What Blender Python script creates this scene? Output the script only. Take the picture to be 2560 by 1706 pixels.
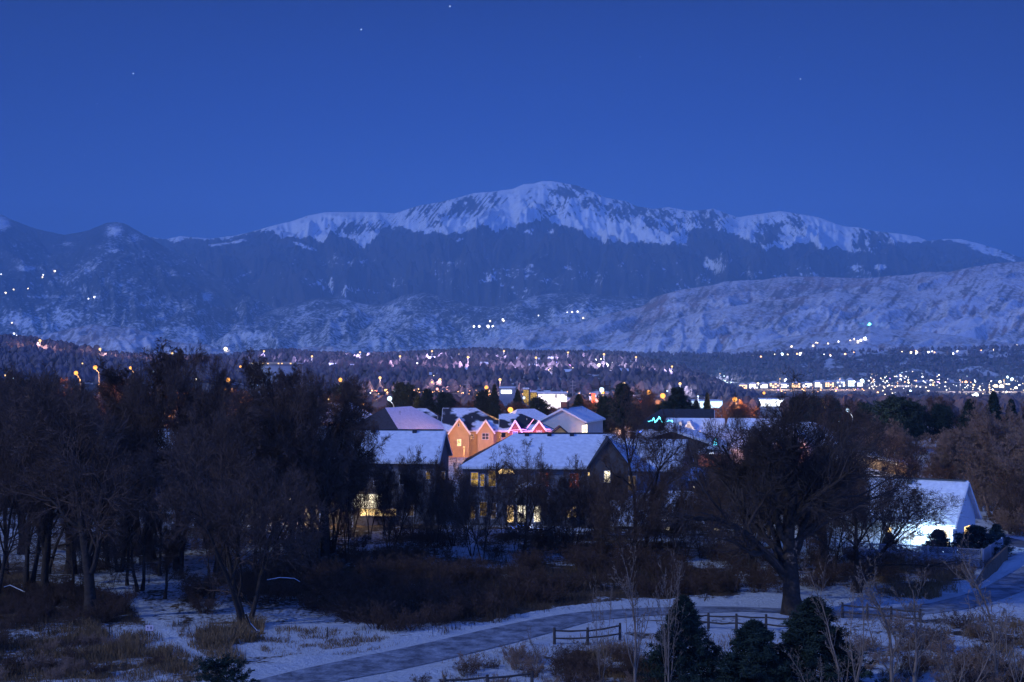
import bpy, math, random
import numpy as np
from mathutils import Vector, Matrix
from mathutils.bvhtree import BVHTree

for o in list(bpy.data.objects): bpy.data.objects.remove(o)
sc = bpy.context.scene
R = math.radians

# ------------------------------------------------------------------ camera, sky, moon, exposure
HAZE = 5.8e-5                  # scattering per metre
F = 50.0 / 36.0 * 2560          # focal length in photograph pixels
HOR = 905.0                     # the horizon's row
CAMZ = 19.0                     # a fourth-floor balcony above the greenway
cam = bpy.data.cameras.new("camera"); camo = bpy.data.objects.new("camera", cam)
sc.collection.objects.link(camo); sc.camera = camo
camo.location = (0, 0, CAMZ); camo.rotation_euler = (R(90), 0, 0)
cam.lens = 50; cam.sensor_width = 36; cam.shift_y = (HOR - 853) / 2560
cam.clip_start = 1; cam.clip_end = 120000

w = bpy.data.worlds.new("World"); sc.world = w; w.use_nodes = True
nt = w.node_tree; nt.nodes.clear()
def nn(t, typ, **kw):
    n = t.nodes.new(typ)
    for k, v in kw.items(): setattr(n, k, v)
    return n
TWI = (.12, .31, 1.42)
MOON_EL, MOON_AZ = 30.0, -117.0     # behind the camera and to the left
sky = nn(nt, 'ShaderNodeTexSky', sky_type='NISHITA', sun_disc=False)
sky.sun_elevation = R(MOON_EL); sky.sun_rotation = R(MOON_AZ)
tcn = nn(nt, 'ShaderNodeTexCoord'); sep = nn(nt, 'ShaderNodeSeparateXYZ')
nt.links.new(tcn.outputs['Generated'], sep.inputs[0])
ramp = nn(nt, 'ShaderNodeValToRGB')
nt.links.new(sep.outputs['Z'], ramp.inputs['Fac'])
SKY = [(0.0, (.045, .145, .60)), (.06, (.026, .110, .54)), (.11, (.013, .072, .40)), (.17, (.004, .036, .26)), (.25, (.001, .012, .11)), (.6, (.001, .010, .10))]
cr = ramp.color_ramp
while len(cr.elements) < len(SKY): cr.elements.new(.5)
for e, (p, c) in zip(cr.elements, SKY): e.position = p; e.color = c + (1,)
# lens vignetting put into the sky colour: darker towards both sides
xx = nn(nt, 'ShaderNodeMath', operation='MULTIPLY'); nt.links.new(sep.outputs['X'], xx.inputs[0]); nt.links.new(sep.outputs['X'], xx.inputs[1])
fx = nn(nt, 'ShaderNodeMath', operation='MULTIPLY_ADD'); nt.links.new(xx.outputs[0], fx.inputs[0]); fx.inputs[1].default_value = -5.5; fx.inputs[2].default_value = 1.0
cl = nn(nt, 'ShaderNodeMath', operation='MAXIMUM'); nt.links.new(fx.outputs[0], cl.inputs[0]); cl.inputs[1].default_value = .3
mul = nn(nt, 'ShaderNodeVectorMath', operation='SCALE'); nt.links.new(ramp.outputs[0], mul.inputs[0]); nt.links.new(cl.outputs[0], mul.inputs['Scale'])
tint = nn(nt, 'ShaderNodeVectorMath', operation='MULTIPLY'); nt.links.new(sky.outputs[0], tint.inputs[0]); tint.inputs[1].default_value = (.00025, .0007, .0022)
add = nn(nt, 'ShaderNodeVectorMath', operation='ADD'); nt.links.new(mul.outputs[0], add.inputs[0]); nt.links.new(tint.outputs[0], add.inputs[1])
# first twilight in the east, behind the camera
ry = nn(nt, 'ShaderNodeMapRange', interpolation_type='SMOOTHSTEP'); ry.inputs[1].default_value = .15; ry.inputs[2].default_value = -.75; nt.links.new(sep.outputs['Y'], ry.inputs[0])
tw = nn(nt, 'ShaderNodeVectorMath', operation='SCALE'); tw.inputs[0].default_value = TWI; nt.links.new(ry.outputs[0], tw.inputs['Scale'])
ad2 = nn(nt, 'ShaderNodeVectorMath', operation='ADD'); nt.links.new(add.outputs[0], ad2.inputs[0]); nt.links.new(tw.outputs[0], ad2.inputs[1])
bg = nn(nt, 'ShaderNodeBackground'); nt.links.new(ad2.outputs[0], bg.inputs[0]); bg.inputs[1].default_value = 1.0
wo = nn(nt, 'ShaderNodeOutputWorld'); nt.links.new(bg.outputs[0], wo.inputs[0])

ml = bpy.data.lights.new("moon_light", 'SUN'); ml.energy = 1.45; ml.angle = R(.6); ml.color = (.70, .82, 1.0)
mo = bpy.data.objects.new("moon_light", ml); sc.collection.objects.link(mo)
a, e = R(MOON_AZ), R(MOON_EL)
mdir = Vector((math.sin(a) * math.cos(e), math.cos(a) * math.cos(e), math.sin(e)))
mo.rotation_euler = mdir.to_track_quat('Z', 'Y').to_euler(); mo.location = (-60, -80, 120)

sc.view_settings.view_transform = 'Standard'; sc.view_settings.look = 'None'
sc.view_settings.exposure = 0; sc.view_settings.gamma = 1
cy = sc.cycles
cy.max_bounces = 4; cy.diffuse_bounces = 2; cy.glossy_bounces = 1; cy.transmission_bounces = 1
cy.volume_bounces = 1; cy.transparent_max_bounces = 4
cy.caustics_reflective = False; cy.caustics_refractive = False
cy.use_denoising = True
try: cy.denoiser = 'OPENIMAGEDENOISE'
except Exception: pass
cy.sample_clamp_indirect = 3.0; cy.sample_clamp_direct = 20.0

# ------------------------------------------------------------------ helpers
C = sc.collection
def ext(px, py, Y): return Vector(((px - 1280) / F * Y, Y, CAMZ - (py - HOR) / F * Y))      # a point at depth Y
def gnd(px, py, z=0.0):
    Y = (CAMZ - z) * F / (py - HOR); return Vector(((px - 1280) / F * Y, Y, z))
def hz(py, Y): return CAMZ - (py - HOR) / F * Y

def tag(o, label=None, cat=None, group=None, kind=None):
    if label: o['label'] = label
    if cat: o['category'] = cat
    if group: o['group'] = group
    if kind: o['kind'] = kind
    return o
def empty(name, loc, label, cat, group=None, rz=0):
    o = bpy.data.objects.new(name, None); C.objects.link(o); o.location = loc; o.rotation_euler = (0, 0, rz)
    o.empty_display_size = .5
    return tag(o, label, cat, group)
def link_mesh(name, me, mats, parent=None):
    o = bpy.data.objects.new(name, me); C.objects.link(o)
    for m in (mats if isinstance(mats, (list, tuple)) else [mats]): me.materials.append(m)
    if parent: o.parent = parent
    return o
class MB:
    def __init__(s): s.v, s.f, s.m = [], [], []
    def add(s, vs, fs, mi=0):
        n = len(s.v); s.v += [tuple(p) for p in vs]; s.f += [tuple(i + n for i in f) for f in fs]; s.m += [mi] * len(fs); return s
    def box(s, x0, x1, y0, y1, z0, z1, mi=0):
        return s.add([(x0,y0,z0),(x1,y0,z0),(x1,y1,z0),(x0,y1,z0),(x0,y0,z1),(x1,y0,z1),(x1,y1,z1),(x0,y1,z1)],
                     [(0,3,2,1),(4,5,6,7),(0,1,5,4),(1,2,6,5),(2,3,7,6),(3,0,4,7)], mi)
    def beam(s, p, q, w, h, mi=0):          # a square bar between two points
        p, q = Vector(p), Vector(q); d = (q - p).normalized()
        u = d.cross(Vector((0,0,1)));  u = u.normalized() if u.length > 1e-4 else Vector((1,0,0))
        v = u.cross(d).normalized(); vs = []
        for c in (p, q):
            for a, b in ((-1,-1),(1,-1),(1,1),(-1,1)): vs.append(c + u * a * w / 2 + v * b * h / 2)
        return s.add(vs, [(0,1,2,3),(7,6,5,4),(0,4,5,1),(1,5,6,2),(2,6,7,3),(3,7,4,0)], mi)
    def tube(s, pts, rs, n=6, mi=0, cap=True):
        rings = []
        for i, p in enumerate(pts):
            p = Vector(p); d = (Vector(pts[min(i+1,len(pts)-1)]) - Vector(pts[max(i-1,0)])).normalized()
            u = d.cross(Vector((0,0,1)) if abs(d.z) < .9 else Vector((1,0,0))).normalized(); v = u.cross(d)
            rings.append([p + (u*math.cos(2*math.pi*k/n) + v*math.sin(2*math.pi*k/n)) * rs[i] for k in range(n)])
        fs = [(i*n+k, i*n+(k+1)%n, (i+1)*n+(k+1)%n, (i+1)*n+k) for i in range(len(pts)-1) for k in range(n)]
        if cap: fs += [tuple(range(n)), tuple(range((len(pts)-1)*n+n-1, (len(pts)-1)*n-1, -1))]
        return s.add([q for r in rings for q in r], fs, mi)
    def ball(s, c, r, n=8, m=5, mi=0, sz=1.0):
        c = Vector(c); vs = [c + Vector((0,0,r*sz))]
        for j in range(1, m):
            t = math.pi*j/m
            vs += [c + Vector((r*math.sin(t)*math.cos(2*math.pi*k/n), r*math.sin(t)*math.sin(2*math.pi*k/n), r*sz*math.cos(t))) for k in range(n)]
        vs.append(c - Vector((0,0,r*sz))); L = len(vs)-1
        fs = [(0, 1+k, 1+(k+1)%n) for k in range(n)]
        fs += [(1+j*n+k, 1+(j+1)*n+k, 1+(j+1)*n+(k+1)%n, 1+j*n+(k+1)%n) for j in range(m-2) for k in range(n)]
        fs += [(L, 1+(m-2)*n+(k+1)%n, 1+(m-2)*n+k) for k in range(n)]
        return s.add(vs, fs, mi)
    def build(s, name, mats, parent=None, smooth=False):
        me = bpy.data.meshes.new(name); me.from_pydata(s.v, [], s.f)
        me.polygons.foreach_set('material_index', s.m)
        if smooth: me.polygons.foreach_set('use_smooth', [True]*len(s.f))
        me.update(); return link_mesh(name, me, mats, parent)
def quads_mesh(name, V, Q):
    """numpy verts + quad index arrays -> mesh, fast"""
    me = bpy.data.meshes.new(name); V = np.asarray(V, np.float32); Q = np.asarray(Q, np.int32)
    me.vertices.add(len(V)); me.vertices.foreach_set('co', V.ravel())
    k = Q.shape[1]
    me.loops.add(Q.size); me.loops.foreach_set('vertex_index', Q.ravel())
    me.polygons.add(len(Q)); me.polygons.foreach_set('loop_start', np.arange(0, Q.size, k, dtype=np.int32))
    me.polygons.foreach_set('loop_total', np.full(len(Q), k, np.int32))
    me.update(calc_edges=True); return me

# ------------------------------------------------------------------ materials
def mat(name, col, rough=.9, noise=None, amt=.25, bump=0, spec=.2, col2=None, metal=0):
    m = bpy.data.materials.new(name); m.use_nodes = True; t = m.node_tree; b = t.nodes['Principled BSDF']
    b.inputs['Roughness'].default_value = rough; b.inputs['Metallic'].default_value = metal
    b.inputs['Specular IOR Level'].default_value = spec; b.inputs['Base Color'].default_value = tuple(col) + (1,)
    if noise:
        tc = nn(t, 'ShaderNodeTexCoord'); n = nn(t, 'ShaderNodeTexNoise'); n.inputs['Scale'].default_value = noise; n.inputs['Detail'].default_value = 6; n.inputs['Roughness'].default_value = .65
        t.links.new(tc.outputs['Object'], n.inputs['Vector'])
        r = nn(t, 'ShaderNodeValToRGB'); r.color_ramp.elements[0].position = .33; r.color_ramp.elements[1].position = .67
        c2 = col2 or tuple(min(1, c * (1 + amt)) for c in col); c1 = col if col2 else tuple(c * (1 - amt) for c in col)
        r.color_ramp.elements[0].color = tuple(c1) + (1,); r.color_ramp.elements[1].color = tuple(c2) + (1,)
        t.links.new(n.outputs['Fac'], r.inputs[0]); t.links.new(r.outputs[0], b.inputs['Base Color'])
        if bump:
            bp = nn(t, 'ShaderNodeBump'); bp.inputs['Strength'].default_value = bump; bp.inputs['Distance'].default_value = .3
            t.links.new(n.outputs['Fac'], bp.inputs['Height']); t.links.new(bp.outputs[0], b.inputs['Normal'])
    return m
def emit(name, col, s, noise=None, lit=False, lo=.35):
    m = bpy.data.materials.new(name); m.use_nodes = True; t = m.node_tree; t.nodes.clear()
    e = nn(t, 'ShaderNodeEmission'); e.inputs[0].default_value = tuple(col) + (1,); e.inputs[1].default_value = s
    o = nn(t, 'ShaderNodeOutputMaterial'); t.links.new(e.outputs[0], o.inputs[0])
    if noise:       # curtains, furniture and people between the lamp and the pane
        tc = nn(t, 'ShaderNodeTexCoord'); n = nn(t, 'ShaderNodeTexNoise'); n.inputs['Scale'].default_value = noise
        t.links.new(tc.outputs['Object'], n.inputs['Vector'])
        mr = nn(t, 'ShaderNodeMapRange'); mr.inputs[1].default_value = .35; mr.inputs[2].default_value = .65; mr.inputs[3].default_value = lo * s; mr.inputs[4].default_value = 1.25 * s
        t.links.new(n.outputs['Fac'], mr.inputs[0]); t.links.new(mr.outputs[0], e.inputs[1])
    if not lit: m.cycles.emission_sampling = 'NONE'
    return m

def terrain_mat(name, dark, light, s1, s2, k1=.9, k2=.5, mid=None, width=.1, streak=None):
    """snow cover on dark ground: vertex attribute 'snow' says how much, two noises break it up"""
    m = bpy.data.materials.new(name); m.use_nodes = True; t = m.node_tree; b = t.nodes['Principled BSDF']
    b.inputs['Roughness'].default_value = .95; b.inputs['Specular IOR Level'].default_value = .1
    at = nn(t, 'ShaderNodeAttribute', attribute_name='snow'); tc = nn(t, 'ShaderNodeTexCoord')
    v = at.outputs['Fac']
    for sca, k in ((s1, k1), (s2, k2)):
        n = nn(t, 'ShaderNodeTexNoise'); n.inputs['Scale'].default_value = sca; n.inputs['Detail'].default_value = 5; n.inputs['Roughness'].default_value = .6
        t.links.new(tc.outputs['Object'], n.inputs['Vector'])
        ma = nn(t, 'ShaderNodeMath', operation='MULTIPLY_ADD'); t.links.new(n.outputs['Fac'], ma.inputs[0]); ma.inputs[1].default_value = k; ma.inputs[2].default_value = -k * .5
        ad = nn(t, 'ShaderNodeMath', operation='ADD'); t.links.new(v, ad.inputs[0]); t.links.new(ma.outputs[0], ad.inputs[1]); v = ad.outputs[0]
    r = nn(t, 'ShaderNodeMapRange', interpolation_type='SMOOTHSTEP'); r.inputs[1].default_value = .5 - width; r.inputs[2].default_value = .5 + width
    t.links.new(v, r.inputs[0])
    mx = nn(t, 'ShaderNodeMix', data_type='RGBA'); t.links.new(r.outputs[0], mx.inputs['Factor'])
    mx.inputs['A'].default_value = dark + (1,); mx.inputs['B'].default_value = light + (1,)
    if mid:         # second dark tone in broad patches (red earth, brown brush)
        n = nn(t, 'ShaderNodeTexNoise'); n.inputs['Scale'].default_value = s2 * .7; n.inputs['Detail'].default_value = 4
        t.links.new(tc.outputs['Object'], n.inputs['Vector'])
        mr = nn(t, 'ShaderNodeMapRange'); mr.inputs[1].default_value = .45; mr.inputs[2].default_value = .6; t.links.new(n.outputs['Fac'], mr.inputs[0])
        m2 = nn(t, 'ShaderNodeMix', data_type='RGBA'); t.links.new(mr.outputs[0], m2.inputs['Factor']); m2.inputs['A'].default_value = dark + (1,); m2.inputs['B'].default_value = mid + (1,)
        t.links.new(m2.outputs['Result'], mx.inputs['A'])
    t.links.new(mx.outputs['Result'], b.inputs['Base Color'])
    return m

# ------------------------------------------------------------------ numpy noise
def vnoise(x, y, seed=0):
    xi = np.floor(x).astype(np.int64); yi = np.floor(y).astype(np.int64); fx = x - xi; fy = y - yi
    def h(a, b):
        n = (a * 374761393 + b * 668265263 + seed * 974711) & 0xffffffff
        n = ((n ^ (n >> 13)) * 1274126177) & 0xffffffff; n = n ^ (n >> 16)
        return (n & 0xffff) / 65535.0
    u = fx*fx*(3-2*fx); v = fy*fy*(3-2*fy)
    return (h(xi,yi)*(1-u) + h(xi+1,yi)*u)*(1-v) + (h(xi,yi+1)*(1-u) + h(xi+1,yi+1)*u)*v
def fbm(x, y, o=5, seed=0, ridged=False, gain=.5):
    s = 0; a = 1; tot = 0
    for i in range(o):
        n = vnoise(x, y, seed + i * 17)
        if ridged: n = 1 - abs(2*n - 1)
        s = s + a*n; tot += a; a *= gain; x = x*2.03 + 11.7; y = y*2.03 + 5.3
    return s / tot
def smooth(a, b, x):
    t = np.clip((x - a) / (b - a), 0, 1); return t*t*(3-2*t)

# ------------------------------------------------------------------ mountains and hills
TERR = []       # for ray casting lamps and woods onto the ground
def grid_mesh(name, X, Y, Z, snow, m):
    r, c = X.shape
    V = np.stack([X, Y, Z], -1).reshape(-1, 3)
    i = np.arange(r*c).reshape(r, c)
    Q = np.stack([i[:-1,:-1], i[:-1,1:], i[1:,1:], i[1:,:-1]], -1).reshape(-1, 4)
    me = quads_mesh(name, V, Q)
    me.polygons.foreach_set('use_smooth', np.ones(len(Q), bool))
    at = me.attributes.new('snow', 'FLOAT', 'POINT'); at.data.foreach_set('value', np.clip(snow, -1, 2).ravel().astype(np.float32))
    o = link_mesh(name, me, m); o['kind'] = 'structure'
    TERR.append(BVHTree.FromPolygons(V.tolist(), Q.tolist()))
    return o
LAY = {}
def layer(name, sil, Yc, Y0, zb, m, snowf, slant=1.0, fine=.4, px0=-450, px1=3010, cols=560, rows=110, amp=0.0, spur=6.0, seed=1, prof=1.0, jag=0.0, back=.22, gully=0.0, bury=18):
    px = np.linspace(px0, px1, cols); sx, sy = zip(*sil)
    py = np.interp(px, sx, sy)
    py = py + (fbm(px/9.0, px*0+seed, 4, seed+5) - .5) * jag
    s = np.concatenate([np.linspace(0, 1, rows), 1 + np.linspace(.02, back, 8)])
    PX, S = np.meshgrid(px, s); PY = np.meshgrid(py, s)[0]
    Y = Y0 + (Yc - Y0) * S
    zc = hz(PY, Yc)
    x = (PX - 1280) / F * Y
    if amp:        # bend the spurs
        wob = (fbm(PX/260.0 + S*1.3, S*2.0, 3, seed+9) - .5)
        n = fbm(PX/ (900.0/spur) + wob*2.2 + S*slant, S*spur*.33 + wob, 5, seed, ridged=True, gain=.52)
        n2 = fbm(x/(Yc*.045) + 3.1, Y/(Yc*.045), 5, seed+31, ridged=True)
        n = n*(1-fine) + n2*fine
    else: n = 0
    e = np.clip(S, 0, 1); Z = zb + (zc - zb) * e**prof
    if amp: Z = Z + amp * (n - .55) * np.sin(np.pi * np.clip(e, 0, 1)**.8)**.8
    if gully:
        g = fbm(PX/14.0 + 1.5*wob, S*3.0, 4, seed+70, ridged=True); g2 = fbm(x/180.0, Y/300.0, 4, seed+77)
        Z = Z - gully * (g*.6 + g2*.8 - .7) * (1 - e**8) * (.06 + .94*smooth(.72, .86, e))
    lim = CAMZ + (zc - CAMZ) * Y / Yc - (1 - e) * (Yc*.0016)      # nothing in front may stick out above the crest line
    Z = np.where(S <= 1, np.minimum(Z, lim), zc - (S - 1) * (Yc - Y0) * .55)
    Z = Z - bury * (1 - smooth(0, .05, S))
    edge = smooth(px0, px0 + 60, PX) * (1 - smooth(px1 - 60, px1, PX))
    Z = zb - bury*1.5 + (Z - zb + bury*1.5) * np.clip(edge, 0, 1)
    SY = HOR - (Z - CAMZ) / Y * F           # the row it shows at, for the cover maps
    snow = snowf(PX, SY, S, n, x, Y)
    o = grid_mesh(name, x, Y, Z, snow, m)
    LAY[name] = (TERR[-1], x, Y, Z, PX, SY, snow)
    return o

M_peak = terrain_mat('alpine_snow_and_forest', (.030, .034, .040), (.80, .82, .86), 1/50, 1/330, 1.7, .5, width=.10, mid=(.05,.045,.045))
M_forest = terrain_mat('forested_slope', (.030, .036, .040), (.62, .64, .68), 1/30, 1/300, 2.0, .7, width=.22)
M_foot = terrain_mat('snowy_foothill_brush', (.17, .15, .155), (.62, .60, .64), 1/20, 1/160, 1.6, .8, mid=(.27, .18, .165), width=.34)  # brush tones lightened to carry the pale haze at the mountain foot
M_mesa = terrain_mat('wooded_mesa', (.085, .088, .105), (.55, .55, .60), 1/12, 1/90, 2.6, .9, width=.16)  # dark tone lightened: hazy town glow put into the colour

SIL_PEAK = [(-450,640),(0,640),(330,606),(369,591),(413,599),(450,591),(526,597),(581,590),(621,582),(676,566),(724,555),(768,540),(815,531),(860,531),(945,531),(987,534),(1049,514),(1098,506),(1133,498),(1186,483),(1232,480),(1284,472),(1309,461),(1336,459),(1358,453),(1389,454),(1416,460),(1446,465),(1489,483),(1515,495),(1565,504),(1592,516),(1634,523),(1645,522),(1673,518),(1700,524),(1722,528),(1763,525),(1784,522),(1812,533),(1845,544),(1886,537),(1914,533),(1951,528),(1988,534),(2045,543),(2094,562),(2114,567),(2147,569),(2183,578),(2245,584),(2294,592),(2322,603),(2355,598),(2400,598),(2449,610),(2498,625),(2560,647),(2700,690),(3010,760)]
TREELINE = [(-450,560),(369,597),(450,600),(581,594),(621,582),(669,575),(709,595),(786,595),(811,607),(827,577),(853,592),(888,598),(901,621),(922,611),(960,569),(1014,569),(1041,581),(1075,581),(1152,583),(1205,562),(1236,579),(1274,569),(1332,554),(1366,550),(1397,562),(1443,573),(1489,600),(1542,604),(1603,605),(1665,613),(1694,598),(1726,578),(1763,566),(1794,574),(1845,590),(1886,606),(1914,621),(1955,623),(1992,606),(2028,602),(2049,623),(2090,617),(2126,629),(2163,630),(2208,621),(2253,606),(2294,604),(2325,603),(2345,598),(2400,604),(2480,622),(2560,640),(3010,700)]
def snow_peak(PX, SY, S, n, x, Y):
    tl = np.interp(PX, *zip(*TREELINE)) + (fbm(PX/7.0, SY/7.0, 4, 3) - .5) * 22 + (fbm(PX/2.2, SY/4.0, 3, 8) - .5) * 10
    above = smooth(4, -4, SY - tl)
    rock = fbm(PX/6.0 + SY/9.0, SY/10.0, 5, 21, ridged=True)
    rg = fbm(PX/5.0 - SY/9.0, SY/22.0, 4, 25); sg = np.sign(PX - 1330 + 0*PX)
    stk = fbm(PX/4.0 - sg*SY/5.0, SY/16.0 + PX/40.0, 5, 27)
    # rocky faces on the photographed summits
    zone = np.zeros_like(PX)
    for cx, cy, rx, ry, a in ((1150,515,62,26,1),(1075,535,75,30,.55),(1235,500,25,18,.7),(1425,478,48,22,.9),(1478,505,36,16,.8),(1560,530,62,24,.95),(1650,545,45,26,.9),(1770,545,45,24,.9),(1925,580,34,32,1.2),(1992,560,22,32,.9),(2180,600,42,26,1.5),(1690,560,45,30,.6),(1380,520,46,34,.5),(905,572,70,20,.75),(1090,560,40,20,.6),(2120,578,40,10,.3),(1000,550,40,18,.2)):
        zone = np.maximum(zone, a * np.exp(-((PX-cx)/rx)**2 - ((SY-cy)/ry)**2))
    hi = 1.12 - 1.5 * zone * smooth(.42, .60, stk*.7 + rock*.3) - .75 * zone**2 * smooth(.45,.6,rg) - .55 * smooth(.56, .72, stk) - .3 * (rg - .45)
    patch = fbm(PX/55.0, SY/22.0, 4, 41); fine = fbm(PX/9.0, SY/5.0, 3, 43)
    lo = .03 + .10*smooth(640,700,SY) + .26 * smooth(.50, .74, patch) * smooth(600, 650, SY) + .18*smooth(.55,.75,fine)*smooth(.4,.6,patch)
    for cx, cy, rx, ry, an in ((760,615,42,5,.32),(1322,579,17,7,-.25),(1150,600,12,5,-.4),(1376,578,12,7,.1),(600,603,28,5,-.25),(545,612,36,4,-.1),(1705,600,20,16,0),(1785,665,34,18,.3),(2135,668,24,7,0),(2200,668,20,9,0),(2420,606,34,6,.1),(2460,625,50,10,.35),(2510,640,40,8,.35)):
        u = (PX-cx)*math.cos(an) + (SY-cy)*math.sin(an); v = -(PX-cx)*math.sin(an) + (SY-cy)*math.cos(an)
        lo = np.maximum(lo, .80 * np.exp(-(u/rx)**4 - (v/ry)**4) - .25*(1-fine))
    return above * hi + (1 - above) * lo
layer('snowy_mountain', SIL_PEAK, 19000, 11800, -60, M_peak, snow_peak, cols=1150, rows=300, amp=1300, spur=12, seed=4, prof=1.12, jag=1.5, gully=150, bury=60)

def snow_forest(k, base=.26, seed=50):
    def f(PX, SY, S, n, x, Y):
        p = fbm(PX/90.0, SY/38.0, 4, seed); q = fbm(PX/24.0 + SY/30.0, SY/14.0, 3, seed+3)
        return base + k * smooth(.42, .66, p*.6 + q*.4) + .35 * (n - .5) + .22*smooth(730, 860, SY)  # extra snow low down stands in for the pale valley haze
    return f
def snow_left(PX, SY, S, n, x, Y):
    v = snow_forest(.26, .10, 61)(PX, SY, S, n, x, Y) - .25*smooth(640,560,SY)
    for cx, cy, rx, ry, a in ((288,576,26,20,.85),(335,595,24,16,.6),(285,625,24,10,.55),(168,612,20,8,.45),(420,655,46,10,.3),(560,655,40,10,.3),(70,672,30,9,.7),(518,742,16,16,.7),(120,742,130,6,.5),(350,762,80,9,.55),(400,790,50,24,.5),(230,790,90,8,.5),(60,798,50,8,.4),(0,560,22,18,1.2),(205,724,22,8,.5)):
        v = np.maximum(v, a * np.exp(-((PX-cx)/rx)**2 - ((SY-cy)/ry)**2) + .04)
    return v
SIL_LEFT = [(-450,470),(-200,500),(0,535),(22,546),(55,560),(91,573),(161,588),(219,577),(267,557),(292,555),(314,560),(351,582),(369,591),(420,622),(480,655),(560,700),(640,745),(720,790),(800,835),(900,880),(1000,905),(1100,920)]
layer('forested_mountain', SIL_LEFT, 14500, 9500, -60, M_forest, snow_left, px1=1100, cols=640, rows=180, amp=620, spur=8, seed=12, prof=1.05, jag=2, bury=40)
SIL_MID = [(380,915),(470,880),(560,835),(640,790),(720,762),(790,745),(850,745),(915,762),(960,760),(1010,738),(1060,730),(1120,745),(1180,765),(1230,768),(1300,748),(1370,735),(1440,730),(1520,738),(1580,748),(1640,742),(1700,732),(1800,725),(1900,715),(2100,700),(2560,670),(3010,660)]
layer('forested_spurs', SIL_MID, 12500, 8600, -60, M_forest, snow_forest(.26, .17, 71), px0=380, cols=760, rows=170, amp=420, spur=11, seed=22, prof=1.0, jag=2, bury=40)

def snow_foot(seed, base=.66):
    def f(PX, SY, S, n, x, Y):
        p = fbm(PX/120.0 + SY/60.0, SY/45.0, 4, seed); st = fbm(PX/10.0 + SY/14.0, SY/40.0 - PX/60.0, 4, seed+6)
        return base + .12*smooth(780,880,SY) + .55*(p-.5) - .38*smooth(.55,.75,st) + .5*(n-.55)  # whiter towards the base, in place of low haze glow
    return f
layer('far_foothills', [(800,890),(1080,900),(1120,885),(1200,855),(1300,828),(1400,812),(1470,802),(1527,783),(1603,768),(1641,741),(1702,725),(1784,713),(1812,704),(1850,702),(1906,700),(1955,692),(2049,692),(2130,696),(2179,696),(2224,690),(2273,688),(2314,680),(2375,680),(2400,674),(2457,664),(2498,657),(2560,655),(3010,640)],
      9000, 6900, -50, M_foot, snow_foot(81, .50), slant=-3.0, fine=.35, px0=1000, cols=760, rows=170, amp=300, spur=10, seed=33, prof=1.0, jag=2.5, gully=14)
layer('red_earth_foothills', [(1100,905),(1240,880),(1360,868),(1480,860),(1560,835),(1640,812),(1743,782),(1886,757),(2008,741),(2090,727),(2151,737),(2180,733),(2212,725),(2294,729),(2355,721),(2416,708),(2498,696),(2560,698),(3010,680)],
      7600, 6100, -50, M_foot, snow_foot(91, .58), slant=-3.0, fine=.35, px0=1100, cols=700, rows=160, amp=220, spur=11, seed=44, prof=1.0, jag=2, gully=12)
layer('low_snowy_hill', [(-450,880),(-100,850),(20,852),(120,835),(230,811),(290,818),(330,818),(390,842),(440,856),(520,862),(560,880),(620,890),(700,892),(760,868),(830,866),(880,880),(940,892),(1020,905),(1100,910),(1160,884),(1230,872),(1300,876),(1380,886),(1480,892),(1600,890),(1700,900)],
      7800, 6600, -50, M_foot, snow_foot(101, .42), px1=1700, cols=600, rows=90, amp=240, spur=16, seed=55, jag=1.5, gully=14)
layer('beacon_hill', [(1600,905),(1800,880),(1967,842),(2060,833),(2120,826),(2175,815),(2200,822),(2294,829),(2380,838),(2460,850),(2560,862),(3010,870)],
      6400, 5500, -50, M_foot, snow_foot(111, .5), slant=-3.0, fine=.2, px0=1600, cols=420, rows=80, amp=70, spur=18, seed=66, jag=1.5)
def snow_mesa(PX, SY, S, n, x, Y):
    p = fbm(PX/30.0, SY/9.0, 4, 121); return .14 + .6*smooth(.5,.7,p)*smooth(1930,2080,PX) + .25*smooth(895,885,SY)*smooth(1900,2000,PX)
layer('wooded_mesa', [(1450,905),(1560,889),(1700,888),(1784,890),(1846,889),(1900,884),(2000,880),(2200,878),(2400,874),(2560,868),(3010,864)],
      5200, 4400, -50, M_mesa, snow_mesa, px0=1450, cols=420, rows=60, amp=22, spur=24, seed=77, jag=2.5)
def snow_bluff(PX, SY, S, n, x, Y):
    p = fbm(PX/28.0, SY/9.0, 4, 131)
    return .02 + .6*smooth(.46,.64,p)*smooth(1180,1330,PX)*smooth(1580,1500,PX)*smooth(890,900,SY) + .35*smooth(.6,.7,p)
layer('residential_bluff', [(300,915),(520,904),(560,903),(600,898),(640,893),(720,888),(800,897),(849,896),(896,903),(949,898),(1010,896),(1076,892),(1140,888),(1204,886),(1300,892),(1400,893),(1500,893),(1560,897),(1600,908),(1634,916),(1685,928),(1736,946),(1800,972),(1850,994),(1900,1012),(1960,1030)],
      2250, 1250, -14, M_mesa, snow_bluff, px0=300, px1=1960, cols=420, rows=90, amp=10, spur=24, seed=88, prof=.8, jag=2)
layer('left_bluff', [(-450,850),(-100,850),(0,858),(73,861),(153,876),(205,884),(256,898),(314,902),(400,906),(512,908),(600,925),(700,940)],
      1500, 900, -10, M_mesa, lambda PX,SY,S,n,x,Y: -.05 + .45*smooth(.5,.68,fbm(PX/22.0,SY/8.0,4,141)), px1=700, cols=300, rows=60, amp=6, spur=24, seed=99, prof=.8, jag=2)
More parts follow.
